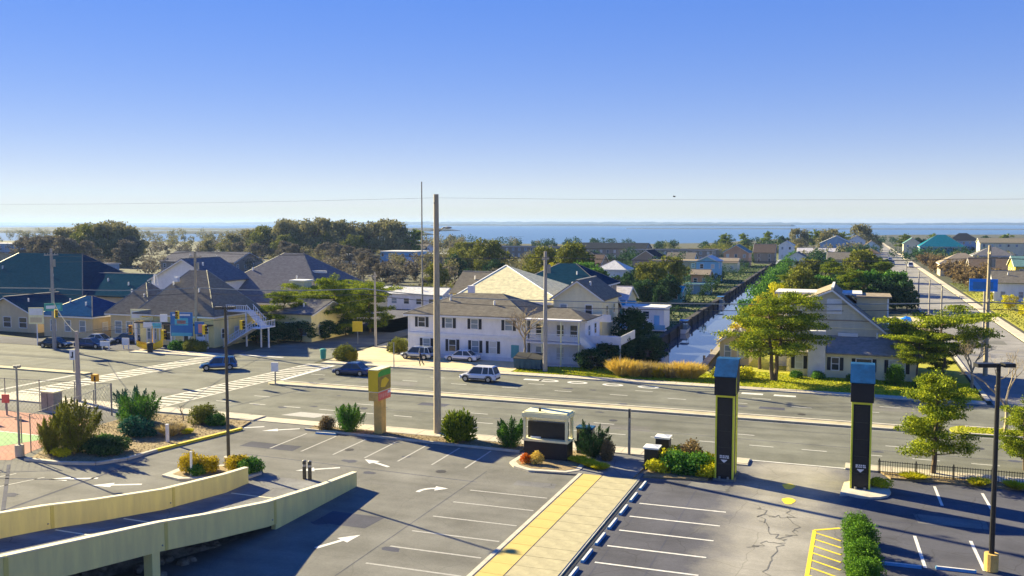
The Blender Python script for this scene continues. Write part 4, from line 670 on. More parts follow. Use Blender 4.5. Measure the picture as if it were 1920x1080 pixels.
board('warning_sign', -68.4, 117.4, 1.9, 3.4, 1.5, R(20), 'yellow warning board at the side street corner', 'sign_yellow', 1, 'galv'); board('median_sign', -59.6, 84.2, 1.4, 2.4, .8, R(15), 'small white sign on the median tip right of crossing', 'white', 1, 'galv', base=.15); board('median_sign', -87.0, 82.5, 1.5, 2.7, .8, R(15), 'white sign with dark arrow on the west median', 'white', 1, 'galv', [(-.1, .2, .1, .8, 'shutter'), (-.3, .2, .1, .35, 'shutter')], base=.15)
board('court_sign', -73.8, 62.0, 1.2, 2.0, .7, R(15), 'small red sign on the tennis court fence', 'sign_red', 1, 'galv'); board('court_sign', -77.5, 60.8, 2.4, 3.6, .9, R(15), 'grey sign at the far left court fence', 'galv', 1, 'galv')
t = thing('pedestrian_signal', 'orange pedestrian signal on a grey post at the crossing corner', 'signal', (-69.6, 68.6, .1)); MB().cyl(0, 0, 0, 2.6, .07, 8).build('post', 'galv', t); MB().box(-.3, -.22, 2.3, .3, .22, 3.0).build('housing', 'sign_orange', t); MB().box(.1, -.235, 2.4, .28, -.221, 2.85).build('lens', 'shutter', t)
t = thing('sign_post', 'bare grey sign post on the sidewalk by the kiosk', 'post', (-15.7, 67.9, .1)); MB().box(-.09, -.06, 0, .09, .06, 3.6).build('post', 'galv', t); MB().box(-.05, -.1, 2.9, .05, -.06, 3.55).build('plate', 'bronze', t)
t = thing('marker_post', 'short white marker post in the corner planting bed', 'post', (-52.0, 58.6, .1)); MB().box(-.1, -.1, 0, .1, .1, 1.45).build('post', 'white', t); MB().box(-.12, -.12, 1.45, .12, .12, 1.5).build('cap', 'white', t)
t = thing('marker_post', 'thin white stake among the yellow grasses', 'post', (-43.4, 51.2, .15)); MB().box(-.06, -.06, 0, .06, .06, 1.7).build('post', 'white', t); MB().box(-.07, -.07, 1.7, .07, .07, 1.74).build('cap', 'white', t)
t = thing('street_marker', 'thin white post before the gravel yard', 'post', (-52.6, 99.0, 0)); MB().cyl(0, 0, 0, 3.2, .06, 8).build('post', 'paint_worn', t); MB().cyl(0, 0, 3.2, 3.3, .09, 8).build('cap', 'galv', t)
t = thing('electrical_box', 'pale grey electrical cabinet behind the court fence', 'cabinet', (-71.4, 65.0, 0)); MB().box(-.8, -.5, .1, .8, .5, 1.85).build('body', 'galv', t); MB().box(-.88, -.58, 1.85, .88, .58, 1.98).build('lid', 'cream', t); MB().box(-1, -.7, 0, 1, .7, .1).build('pad', 'concrete', t); MB().box(-.02, -.52, .2, .02, -.5, 1.8).build('door_seam', 'bronze', t)
# --- wheel stops: blue sides stand for shade, white tops for sunlight, as colour
ws = MB().add([(-.1, -.95, 0), (.1, -.95, 0), (.07, -.95, .14), (-.07, -.95, .14), (-.1, .95, 0), (.1, .95, 0), (.07, .95, .14), (-.07, .95, .14)], [(0, 1, 2, 3), (7, 6, 5, 4), (0, 4, 5, 1), (1, 5, 6, 2), (2, 6, 7, 3), (3, 7, 4, 0)]).mesh('wheel_stop', 'shade_blue')
wt = MB().box(-.06, -.9, .141, .06, .9, .15).mesh('lit_top', 'paint_white')
ys_ = [60.2, 57.4, 54.6, 51.8, 49.0, 46.2, 43.4, 40.6]
for i, y in enumerate(ys_):
    t = thing('wheel_stop', f'{ORD[i]} shade blue wheel stop from the towers beside the walkway', 'wheel stop', (-12.95, y, .005), 0, 'shade blue wheel stops along the walkway'); inst('body', ws, t); inst('lit_top', wt, t)
for x, y, rz, lab in ((-41.6, 65.9, R(94), 'lone shade blue wheel stop before the brown bush'), (2.9, 50.7, R(92), 'wheel stop in shade beside the round hedge'), (5.5, 51.0, R(92), 'tan wheel stop left of the black lamp post footing')):
    t = thing('wheel_stop', lab, 'wheel stop', (x, y, .005), rz); inst('body', ws, t); inst('lit_top', wt, t)
# --- iron fence at right, picket by picket
t = thing('iron_fence', 'low black iron picket fence behind the right planting bed', 'fence', (2.2, 69.0, .12))
pk = MB().box(-.015, -.015, 0, .015, .015, .95).mesh('picket', 'black_metal'); ps = MB().box(-.04, -.04, 0, .04, .04, 1.08).mesh('post', 'black_metal')
for i in range(150): inst('picket', pk, t, (i*.16, 0, 0))
for i in range(11): inst('post', ps, t, (i*2.4+.08, 0, 0))
for z in (.12, .85): MB().box(0, -.02, z, 24, .02, z+.04).build('rail', 'black_metal', t)
# --- court fence
def chain_fence(p, q, h, label, n):
    p = Vector(p); q = Vector(q); L = (q-p).length; rz = math.atan2(q.y-p.y, q.x-p.x); t = thing('chain_link_fence', label, 'fence', (p.x, p.y, 0), rz)
    for i in range(n+1): MB().cyl(L*i/n, 0, 0, h+.08, .045, 7).build('post', 'galv', t)
    MB().tube([(0, 0, h), (L, 0, h)], .025, 5).build('rail', 'galv', t); mb = MB(); st = .45; k = 0.0
    while k < L+h:
        a0 = max(0, k-h); b0 = min(L, k); mb.tube([(a0, 0, k-a0), (b0, 0, k-b0)], .007, 3, False) if b0 > a0 else None; mb.tube([(L-a0, 0, k-a0), (L-b0, 0, k-b0)], .007, 3, False) if b0 > a0 else None; k += st
    o = mb.build('wire_mesh', 'galv', t); o['kind'] = 'stuff'; return t
chain_fence((-100, 61.5), (-64.5, 65.4), 3.0, 'tall chain link fence behind the tennis court', 9); chain_fence((-64.4, 65.4), (-60, 52.5), 3.0, 'chain link fence along the court side by the planting bed', 4); chain_fence((-59.9, 51.6), (-84, 39), 3.0, 'chain link fence on the near edge of the court', 7)
# --- planting
juniper('j_spiky', 4.6, 2.6, 1, 'lf_olive', 16000, .19, 18, .5); juniper('j_green', 3.4, 2.1, 2, 'lf_green', 12000, .16, 18, .6); juniper('j_blue', 3.5, 1.9, 3, 'lf_bluegreen', 10000, .16, 16, .7); juniper('j_upright', 2.5, 1.6, 4, 'lf_green', 10000, .15, 20, .55); juniper('j_deep', 2.9, 1.4, 5, 'lf_deep', 9000, .15, 16, .8)
bush('b_mound', (2.4, 1.5, 1.0), 6, 'lf_deep', 5000, .2, 12); bush('b_round', (1.3, 1.3, 1.5), 7, 'lf_olive', 4000, .16, 10); bush('b_green', (1.0, 1.0, 1.0), 8, 'lf_green', 3000, .16); bush('b_teal', (1.8, 1.3, 1.3), 9, 'lf_bluegreen', 4000, .2); bush('b_lime', (1.2, .9, .8), 10, 'lf_limeyel', 2500, .16); bush('b_yellow', (1.0, .8, 1.0), 11, 'lf_yellow', 3000, .14); bush('b_red', (.5, .45, .6), 12, 'lf_red', 1500, .1); bush('b_orange', (.55, .45, .7), 13, 'lf_orange', 1500, .1); bush('b_hedge', (1.1, 1.0, 1.75), 14, 'lf_hedge', 9000, .11, 14); bush('b_rust', (.9, .8, 1.3), 15, 'lf_rust', 2500, .16); bush('b_pine', (1.5, 1.3, 1.7), 16, 'lf_pine', 5000, .26, 11, .4, True)
tussock('t_straw', .8, 1.2, 17, 'lf_straw', 900); tussock('t_orange', 1.1, 1.8, 18, 'lf_orange', 1500); tussock('t_yellow', .9, 1.2, 19, 'lf_yellow', 1100); tussock('t_lime', .6, .5, 20, 'lf_limeyel', 700); bare('bs_small', 1.9, .5, 21, 'bark_pale', 4)
plant('j_spiky', 'juniper_shrub', 'large spiky olive juniper at the court corner', 'shrub', -56.6, 53.4, .1, 0, (.85, .85, .95)); plant('j_spiky', 'juniper_shrub', 'narrow leaning olive juniper left of the large spiky one', 'shrub', -58.0, 52.6, .1, 2.0, (.5, .5, .66)); plant('j_blue', 'juniper_shrub', 'blue green juniper behind the bright green one', 'shrub', -60.3, 63.6, .1); plant('j_green', 'juniper_shrub', 'bright green pointed juniper in the corner bed', 'shrub', -58.2, 62.2, .1)
plant('b_teal', 'low_shrub', 'blue green spreading shrub below the pointed juniper', 'bush', -56.0, 59.6, .1); plant('b_mound', 'low_shrub', 'long dark green mound of shrub at the bed edge', 'bush', -54.3, 54.3, .1); plant('b_green', 'low_shrub', 'pale olive round shrub between spiky juniper and mound', 'bush', -55.6, 55.4, .1, 1, 1.0); plant('b_lime', 'low_shrub', 'yellow lime shrub at the foot of the spiky juniper', 'bush', -56.6, 52.2, .1, 0, .7)
plant('b_round', 'low_shrub', 'rounded olive shrub near the bed tip', 'bush', -54.0, 65.4, .1); plant('b_green', 'low_shrub', 'bright green low shrub at the bed tip by the yellow kerb', 'bush', -52.4, 65.2, .1, 2, .95); plant('bs_small', 'bare_shrub', 'small bare twiggy shrub in the corner bed', 'shrub', -56.4, 65.6, .1); plant('t_straw', 'grass_clump', 'straw grass clump between marker post and bare shrub', 'grass', -53.4, 60.6, .1); plant('t_lime', 'grass_clump', 'low lime grass patch beside the white marker post', 'grass', -52.6, 61.6, .1)
plant('b_yellow', 'yellow_shrub', 'leftmost golden yellow grass mound on the lamp island', 'grass', -44.0, 51.8, .15, 0, (1, .9, 1.2), names=('stem', 'foliage')); plant('b_yellow', 'yellow_shrub', 'golden yellow grass mound between stake and lamp post', 'grass', -42.8, 52.4, .15, 2, .95, names=('stem', 'foliage')); plant('b_yellow', 'yellow_shrub', 'golden yellow grass mound right of the lamp post', 'grass', -41.2, 53.6, .15, 4, .95, names=('stem', 'foliage')); plant('b_green', 'low_shrub', 'dark green shrub between the first two golden mounds', 'bush', -43.3, 51.6, .15, 1, .7); plant('b_green', 'low_shrub', 'small green shrub at the ramp end of the lamp island', 'bush', -40.0, 53.4, .15, 3, .95)
plant('j_upright', 'juniper_shrub', 'dark green upright juniper left of the pylon sign', 'shrub', -40.2, 67.3, .1); plant('b_rust', 'low_shrub', 'brown leaning shrub at the left end of the front bed', 'bush', -42.3, 67.1, .1, 0, .85); plant('b_pine', 'dwarf_pine', 'round dwarf pine right of the very tall pole', 'shrub', -29.8, 67.2, .1, 0, (1.0, 1.0, 1.35)); plant('j_upright', 'dwarf_pine', 'dark dwarf pine at the left of the sign kiosk', 'shrub', -25.2, 67.0, .1, 1, (.85, .85, 1.0)); plant('j_deep', 'juniper_shrub', 'tall deep green juniper right of the sign kiosk', 'shrub', -18.3, 66.4, .12); plant('b_rust', 'low_shrub', 'brown green shrub beside the tall deep juniper', 'bush', -16.9, 65.8, .1, 1, (.8, .7, 1.1))
plant('b_red', 'flower_bed', 'red flowers at the kiosk base', 'flowers', -22.3, 62.6, .14); plant('b_orange', 'flower_bed', 'orange yellow flowers beside the red ones', 'flowers', -21.5, 62.7, .14, 0, 1.05)
for i, (x, y) in enumerate(((-18.9, 64.6), (-18.2, 64.2), (-17.5, 63.6), (-16.8, 63.2))): plant('t_lime', 'grass_clump', f'{ORD[i]} lime grass clump in the strip right of the kiosk', 'grass', x, y, .13, i, (1.3, 1.3, .8))
r3 = random.Random(3)
for i, (x, y, k, s, d) in enumerate(((-12.6, 64.0, 'b_lime', 1.0, 'yellow green shrub nearest the walkway'), (-11.6, 64.6, 'b_green', 1.35, 'dark green leafy shrub second from the walkway'), (-10.4, 64.2, 'b_green', 1.3, 'low green shrub in the middle by the tower'), (-9.2, 64.0, 'b_lime', 1.0, 'yellow shrub against the left tower base'), (-11.9, 66.4, 'b_lime', 1.35, 'lime shrub at the back near the farther pillar'), (-10.8, 66.6, 'b_rust', 1.3, 'reddish green tall shrub at the back'), (-9.6, 66.2, 'b_lime', 1.25, 'lime shrub at the back against the tower'), (-9.9, 65.2, 'b_green', 1.2, 'green shrub tucked behind the low one'))):
    plant(k, 'leafy_shrub', d+' in the bed left of the towers', 'bush', x, y, .1, i, s)
for i, (y, s) in enumerate(((53.7, .86), (51.3, 1.0), (48.7, .95), (46.2, .9))): plant('b_hedge', 'round_hedge', f'{ORD[i]} round green hedge shrub from the towers beside the yellow hatching', 'bush', .75+.1*i, y, 0, i*1.3, s)
for i, x in enumerate((4.5, 8.6, 10.8, 13)): plant('t_lime', 'grass_clump', f'{ORD[i]} low yellow clump from the right tower along the iron fence', 'grass', x, 68.4, .12, i, (1.6, 1.2, .9))
plant('b_lime', 'low_shrub', 'yellow shrub on the island behind the right tower', 'bush', 2.2, 65.3, .15, 0, .7)
pine('p_young', 7.2, 2.9, 31, 'lf_pine_yel', 26000, .17, (.1, 0), .18, 1, 11, .17, pads_per=4); plant('p_young', 'pine_tree', 'young open pine behind the iron fence', 'tree', 5.9, 70.4, .1, .6); plant('p_young', 'pine_tree', 'young pine cut by the right edge behind the iron fence', 'tree', 12.2, 73.6, .1, 2.9, .72)
bare('t_bare', 7.6, .42, 33, 'bark_pale', 6); plant('t_bare', 'bare_tree', 'leafless pale tree on the planted median at right', 'tree', 12.7, 86.2, .15, .4)
# ================================================================== BUILDINGS
def roof_planes(kind, w_, d, h, rh, ov):
    a, b = w_/2+ov, d/2+ov
    if kind == 'gx':
        s = rh/(d/2); z0 = h-ov*s; return [[(-a, -b, z0), (a, -b, z0), (a, 0, h+rh), (-a, 0, h+rh)], [(a, b, z0), (-a, b, z0), (-a, 0, h+rh), (a, 0, h+rh)]]
    if kind == 'gy':
        s = rh/(w_/2); z0 = h-ov*s; return [[(-a, b, z0), (-a, -b, z0), (0, -b, h+rh), (0, b, h+rh)], [(a, -b, z0), (a, b, z0), (0, b, h+rh), (0, -b, h+rh)]]
    if kind == 'hip':
        m_ = min(w_, d)/2; s = rh/m_; z0 = h-ov*s; rx = max(0, w_/2-m_); ry = max(0, d/2-m_); P1 = (-rx, -ry, h+rh); P2 = (rx, -ry, h+rh); P3 = (rx, ry, h+rh); P4 = (-rx, ry, h+rh)
        c = [(-a, -b, z0), (a, -b, z0), (a, b, z0), (-a, b, z0)]
        if rx > 0.01: return [[c[0], c[1], P2, P1], [c[1], c[2], P2], [c[2], c[3], P1, P2], [c[3], c[0], P1]]
        if ry > 0.01: return [[c[0], c[1], P1], [c[1], c[2], P3, P1], [c[2], c[3], P3], [c[3], c[0], P1, P3]]
        return [[c[0], c[1], P1], [c[1], c[2], P1], [c[2], c[3], P1], [c[3], c[0], P1]]
    return [[(-a, -b, h), (a, -b, h), (a, b, h), (-a, b, h)]]
WRND = random.Random(21)
def add_window(t, face, u, z, ww, hh, w_, d, shut=False, pane='glass', nm='window', frame='white'):
    def T(a, out, zz):
        if face == 'F': return (a, -d/2-out, zz)
        if face == 'B': return (-a, d/2+out, zz)
        if face == 'R': return (w_/2+out, a, zz)
        return (-w_/2-out, -a, zz)
    def bx(a0, a1, o0, o1, z0, z1):
        p, q = T(a0, o0, z0), T(a1, o1, z1); return (min(p[0], q[0]), min(p[1], q[1]), z0, max(p[0], q[0]), max(p[1], q[1]), z1)
    m = MB(); k = .1
    for b in (bx(u-ww/2-k, u+ww/2+k, .002, .07, z-k, z), bx(u-ww/2-k, u+ww/2+k, .002, .07, z+hh, z+hh+k), bx(u-ww/2-k, u-ww/2, .002, .07, z, z+hh), bx(u+ww/2, u+ww/2+k, .002, .07, z, z+hh)): m.box(*b)
    if nm == 'window': m.box(*bx(u-ww/2, u+ww/2, .03, .06, z+hh*.48, z+hh*.53))
    o = m.build(nm, frame, t); MB().box(*bx(u-ww/2, u+ww/2, .002, .035, z, z+hh)).build('pane' if nm == 'window' else 'leaf', pane if pane != 'glass' or nm != 'window' else WRND.choice(['glass', 'glass', 'glass_sky', 'glass_sky', 'blind']), o)
    if shut:
        for s_ in (-1, 1): c = u+s_*(ww/2+k+.22); MB().box(*bx(c-.2, c+.2, .004, .06, z-.05, z+hh+.05)).build('shutter', 'shutter', t)
    return o
def house(name, label, cat, x, y, w_, d, h, kind, rh, wm, rm, ov=.4, rz=0, wins=(), z=0, group=None, trim='white', t=None, off=(0, 0)):
    own = t is None
    if own: t = thing(name, label, cat, (x, y, z), rz, group)
    if not own:
        sub = bpy.data.objects.new('wing', None)
    P = MB(); a, b = w_/2, d/2; P.box(-a, -b, 0, a, b, h)
    if kind == 'gx': P.add([(-a, -b, h), (-a, b, h), (-a, 0, h+rh), (a, -b, h), (a, b, h), (a, 0, h+rh)], [(0, 2, 1), (3, 4, 5)])
    if kind == 'gy': P.add([(-a, -b, h), (a, -b, h), (0, -b, h+rh), (-a, b, h), (a, b, h), (0, b, h+rh)], [(0, 1, 2), (3, 5, 4)])
    o = P.build('wall', wm, t); o.location = (off[0], off[1], 0)
    rf = MB()
    for pl in roof_planes(kind, w_, d, h, rh, ov): rf.slab([(p[0], p[1], p[2]+.02) for p in pl], .16)
    ro = rf.build('roof', rm, t); ro.location = (off[0], off[1], 0)
    rc_ = MB(); zr = h+rh+.1
    if kind == 'gx': rc_.box(-a-ov, -.16, zr, a+ov, .16, zr+.12)
    elif kind == 'gy': rc_.box(-.16, -b-ov, zr, .16, b+ov, zr+.12)
    elif kind == 'hip':
        for pl in roof_planes(kind, w_, d, h, rh, ov)[:2]:
            rc_.tube([(pl[1][0], pl[1][1], pl[1][2]+.14), (pl[2][0], pl[2][1], pl[2][2]+.14)], .11, 4)
            rc_.tube([(pl[0][0], pl[0][1], pl[0][2]+.14), (pl[-1][0], pl[-1][1], pl[-1][2]+.14)], .11, 4)
    if kind != 'flat':
        rc_.build('ridge_cap', 'galv', ro)
        if y < 260:
            for vx, vy in ((-.22, -.2), (.18, -.28)): fz = h+rh*(1-(abs(vy)*d/(d/2) if kind != 'gy' else abs(vx)*2)); MB().cyl(vx*w_, vy*d, fz-.3, fz+.75, .13, 7).build('vent_pipe', 'white', ro)
    if kind in ('gx', 'gy'):
        rk = MB(); 
        for pl in roof_planes(kind, w_, d, h, rh, ov):
            for e0, e1 in ((0, 3), (1, 2)) if kind == 'gx' else ((1, 2), (0, 3)):
                p, q = pl[e0], pl[e1]; rk.tube([(p[0], p[1], p[2]-.05), (q[0], q[1], q[2]-.05)], .11, 4)
        rk.build('rake_trim', trim, ro)
    elif kind in ('hip', 'flat'):
        e = roof_planes(kind, w_, d, h, rh, ov); z0 = e[0][0][2]; k = MB(); A, B = a+ov, b+ov
        k.box(-A-.03, -B-.03, z0-.16, A+.03, -B+.05, z0+.06).box(A-.05, -B+.05, z0-.16, A+.03, B+.03, z0+.06).box(-A-.03, -B+.05, z0-.16, -A+.05, B+.03, z0+.06); k.build('fascia', trim, ro)
    for wn in wins: 
        ob = add_window(t, *wn[:5], w_, d, **(wn[5] if len(wn) > 5 else {}))
        if off != (0, 0): ob.location = (off[0], off[1], 0)
    return t
def row_w(face, us, z, ww=.9, hh=1.3, **k): return [(face, u, z, ww, hh, k) for u in us]
# --- white two-storey inn with black shutters
WX, WY = -47.4, 115.0
wins = [('F', u, 4.1, .95, 1.25, dict(shut=True)) for u in (-6.5, -2.5, 1.2, 6.0)]+[('F', u, 1.0, .95, 1.5, dict(shut=True)) for u in (-5.8, -2.0, 1.3, 3.8)]+row_w('R', (-3, 0, 3), 4.1)
t = house('shuttered_house', 'white two storey house with black shutters and grey hip roof', 'house', WX, WY, 17.0, 11.0, 5.9, 'hip', 2.3, 'sid_white', 'rf_grey', .5, 0, wins)
MB().box(-8.55, -5.62, 2.95, 8.55, -5.5, 3.3).build('belt_course', 'white', t); MB().box(-8.6, -5.6, 0, 8.6, -5.51, .5).build('base_course', 'whitewash', t); MB().box(-8.56, -5.56, .5, -8.3, -5.505, 5.8).build('corner_board', 'white', t); MB().box(8.3, -5.56, .5, 8.56, -5.505, 5.8).build('corner_board', 'white', t)
add_window(t, 'F', 6.9, .1, 1.1, 2.1, 17, 11, nm='door', pane='sid_teal'); MB().box(-3, 2, 7.2, -2.2, 2.8, 9.2).build('chimney', 'whitewash', t)
# --- two-storey porch house at its right end
PXx, PYy = -34.9, 113.4
t = house('porch_house', 'white house with stacked porches and outside stair by the canal', 'house', PXx, PYy, 7.4, 7.0, 5.6, 'flat', 0, 'sid_white', 'rf_slate', .3, 0, row_w('F', (-2.4, 0.4, 2.2), 3.6, .9, 1.4, shut=False)+row_w('F', (-2.4, .4), .6, .9, 1.5)+row_w('R', (-1.8, 1.2), 3.6)+row_w('R', (-1.8, 1.2), .8))
for z in (0.0, 2.85, 5.75): MB().box(-3.7, -5.9, z, 3.7, -3.52, z+.18).build('porch_deck', 'whitewash', t)
for z in (0.18, 3.03):
    for x in (-3.6, -1.3, 1.2, 3.5): MB().box(x-.08, -5.85, z, x+.08, -5.69, z+2.67).build('porch_post', 'cream', t)
    for zz in (.25, 1.0): MB().box(-3.5, -5.82, z+zz, 3.5, -5.74, z+zz+.08).build('rail', 'white', t)
    bl = MB().box(-.025, -.025, 0, .025, .025, .68).mesh('baluster', 'white')
    for i in range(28): inst('baluster', bl, t, (-3.45+i*.25, -5.78, z+.33))
rf = MB()
for pl in roof_planes('hip', 7.4, 5, 5.93, 1.0, .4): rf.slab(pl, .12)
rf.build('porch_roof', 'rf_grey', t).location = (0, -2.0, 0)
st = MB()                                                        # outside stair down to the right
st.slab([(3.75, -5.9, 3.0), (3.75, -4.6, 3.0), (7.3, -4.6, .1), (7.3, -5.9, .1)][::-1], .12); st.build('stair_flight', 'white', t)
for i in range(11): MB().box(3.8+i*.32, -5.85, 2.75-i*.26, 4.14+i*.32, -4.65, 2.81-i*.26).build('tread', 'whitewash', t)
for yy in (-5.95, -4.6): MB().slab([(3.75, yy, 3.2), (7.3, yy, .3), (7.3, yy, 1.15), (3.75, yy, 4.05)], .05).build('stair_side', 'white', t)
for z in (2.9,): MB().box(3.72, -4.4, z, 8.6, 3.2, z+.16).build('side_deck', 'whitewash', t)
MB().box(8.5, -4.4, 3.06, 8.58, 3.2, 4.0).build('deck_screen', 'white', t); MB().box(3.72, -4.44, 3.06, 8.5, -4.36, 3.95).build('deck_screen', 'whitewash', t)
for x in (5.2, 8.4): MB().box(x-.1, -4.4, 0, x+.1, -4.2, 2.9).build('deck_post', 'white', t)
# --- yellow gabled house behind, its gable leaned back as a roof to catch sun
t = thing('yellow_house', 'pale yellow house with gable reshaped as sun catching cream pyramid roof behind the shuttered house', 'house', (-46.2, 129.4, 0))
MB().box(-8.2, -8.4, 0, 8.2, 8.4, 6.9).build('wall', 'sid_yellow', t); ap = (-3.4, .8, 11.35); e_ = [(-8.7, -8.8, 6.75), (8.7, -8.8, 6.75), (8.7, 8.8, 6.75), (-8.7, 8.8, 6.75)]; rf = MB()
for k_ in range(4): rf.slab([e_[k_], e_[(k_+1) % 4], ap], .15)
ro = rf.build('roof', 'rf_cream', t); MB().tube([(e_[0][0], e_[0][1], e_[0][2]+.12), (ap[0], ap[1], ap[2]+.14)], .14, 4).build('ridge_cap', 'white', ro); MB().tube([(e_[1][0], e_[1][1], e_[1][2]+.12), (ap[0], ap[1], ap[2]+.14)], .14, 4).build('ridge_cap', 'white', ro); MB().box(-8.8, -8.9, 6.5, 8.8, -8.75, 6.85).build('fascia', 'white', ro)
for u in (-3, 0, 3): add_window(t, 'R', u, 4.6, .9, 1.3, 16.4, 16.8)
t = house('grey_wing_house', 'low grey gabled roof house left of the yellow gable', 'house', -53.6, 134, 9, 10, 7.2, 'gx', 2.9, 'sid_cream', 'rf_grey', .4, 0, row_w('F', (-2.5, 2), 4.8))
t = house('teal_hip_house', 'house with dark teal hip roof behind the yellow gable', 'house', -47.6, 156, 15, 12, 7.4, 'hip', 3.2, 'sid_brown', 'rf_teal', .5, 0, row_w('F', (-4, -1, 2, 5), 5.6)+row_w('R', (-3, 2), 5.6))
t = house('slate_gable_house', 'cream house with grey gable and white balcony', 'house', -35.2, 124.5, 7.0, 9, 7.6, 'gy', 2.4, 'sid_cream', 'rf_grey', .4, 0, row_w('F', (-2, 1.6), 5.4)+row_w('R', (-2, 2), 5.2)); MB().box(-3.5, -5.6, 4.6, 5, -4.55, 4.75).build('balcony', 'white', t); MB().box(-3.5, -5.6, 4.75, 5, -5.5, 5.6).build('balcony_rail', 'whitewash', t)
t = house('brown_cottage', 'brown roofed cottage right of the balcony house', 'house', -38.6, 142, 6, 8, 4.2, 'gx', 2.3, 'sid_brown', 'rf_brown', .4, 0, row_w('F', (-2, 2), 1.4)); t = house('pale_roof_cottage', 'cottage with long pale lilac roof behind the turquoise shed', 'house', -42.4, 164, 9, 9, 4.0, 'gx', 2.2, 'sid_cream', 'rf_lilac', .4, 0, row_w('F', (-2, 2), 1.4)+row_w('R', (-2, 1), 1.4))
t = house('teal_shed', 'small shed with bright turquoise roof near the dock', 'shed', -37.0, 155, 3.6, 4, 3.4, 'gx', .9, 'sid_teal', 'rf_bright_teal', .3, 0, row_w('F', (0,), 1.3, .8, .9))
t = house('dock_house', 'white flat roofed houseboat with window band on the dock', 'house', -32.2, 151, 7.0, 5, 3.4, 'flat', 0, 'sid_white', 'rf_white', .25, 0, row_w('F', (-2.1, -.8, .5), 2.0, 1.0, .8)+[('F', 2.3, .2, .9, 2.0, dict(nm='door', pane='sid_skyblue'))], z=.5); MB().box(-4, -4.2, -.2, 4, -2.52, 0).build('dock_deck', 'whitewash', t); MB().box(-4, -4.2, 0, 4, -4.1, .8).build('deck_screen', 'sid_skyblue', t)
t = house('white_trailer', 'long white roofed trailer behind the side street trees', 'house', -86.5, 172, 17, 6, 3.2, 'gx', 1.2, 'sid_white', 'rf_white', .3, R(-4), row_w('F', (-6, -3, 0, 3, 6), 1.2, 1.2, 1.1)); MB().box(6.5, -3.02, 0, 8.5, -3.0, 3.0).build('blue_panel', 'sid_skyblue', t)
# --- grey house across the canal street corner
t = thing('grey_gable_house', 'grey siding house with tall gable and front lean-to at right', 'house', (-.2, 114, 0))
g = [(-6.8, 0), (4.6, 0), (4.6, 4.9), (-1.75, 10.0), (-6.8, 7.9)]
MB().add([(x, 0, z) for x, z in g]+[(x, 10, z) for x, z in g], [(0, 1, 2, 3, 4), (9, 8, 7, 6, 5)]+[(i, (i+1) % 5, 5+(i+1) % 5, 5+i)[::-1] for i in range(5)]).build('wall', 'sid_grey', t)
ro = MB().slab([(-7.2, 10.3, 7.76), (-7.2, -.35, 7.76), (-1.75, -.35, 10.05), (-1.75, 10.3, 10.05)], .18).slab([(5.0, -.35, 4.6), (5.0, 10.3, 4.6), (-1.75, 10.3, 10.05), (-1.75, -.35, 10.05)], .18).build('roof', 'rf_tan', t)
MB().tube([(-7.2, -.4, 7.7), (-1.75, -.4, 10.0), (5.0, -.4, 4.55)], .14, 4).build('rake_trim', 'white', ro); MB().box(-1.9, -.4, 10.15, -1.6, 10.3, 10.4).build('ridge_cap', 'rf_white', ro)
add_window(t, 'F', -1.5, 7.3, 1.5, 1.6, 1, 0, pane='white'); add_window(t, 'F', -5.6, 6.3, .9, 1.2, 1, 0)
for k_, z in enumerate((6.4, 5.5)): MB().box(-6.8, -.06, z, 3.6+k_, -.005, z+.12).build('belt_board', 'sid_cream' if k_ else 'sid_brown', t)
ex = MB().box(-6.2, -3.2, 0, 7.6, -.01, 2.95).build('extension', 'sid_cream', t); MB().slab([(-2.2, -3.7, 2.85), (8.1, -3.7, 2.85), (6.4, .02, 4.5), (-2.2, .02, 4.5)], .16).build('lean_to_roof', 'rf_lean', t); MB().slab([(-6.6, -3.7, 2.85), (-3.6, -3.7, 2.85), (-3.6, .02, 4.5), (-6.6, .02, 4.5)], .16).build('lean_to_roof', 'rf_lean', t)
MB().box(-4.2, -3.9, 0, -2.3, -2.9, 5.5).build('chimney', 'whitewash', t)
for u, sh in ((-5.2, 0), (-1.2, 0), (1.9, 1), (5.4, 1)): add_window(t, 'F', u, 1.0, .75 if not sh else 1.6, 1.4, 1, 6.4, shut=True)
dr = MB().box(1.0, 3.0, 4.9, 4.55, 8.5, 9.0).build('dormer', 'sid_beige', t); MB().box(.6, 2.7, 9.0, 4.9, 8.8, 9.2).build('dormer_roof', 'rf_tan', dr); MB().box(4.4, 2.95, 5, 4.6, 3.05, 9.0).build('corner_board', 'white', dr)
dl = MB().box(-8.3, 4, 0, -6.9, 9, 9.2).build('rear_wing', 'whitewash', t); MB().box(-8.6, 3.7, 9.2, 1.6, 9.4, 9.42).build('wing_roof', 'rf_white', dl)
MB().box(-1, -.35, 4.6, 1.2, -.1, 5.0).build('awning_frame', 'white', t); MB().box(3.2, -.35, 4.5, 3.4, -.1, 5.2).build('vent_pipe', 'white', t)
t = house('canal_shed', 'small tan shed at the canal end behind the left tower', 'shed', -13.6, 119.5, 3.6, 5, 3.0, 'gy', 1.3, 'sid_beige', 'rf_tan', .3, 0, row_w('F', (-.8, .8), 1.0, .7, 1.4)); 
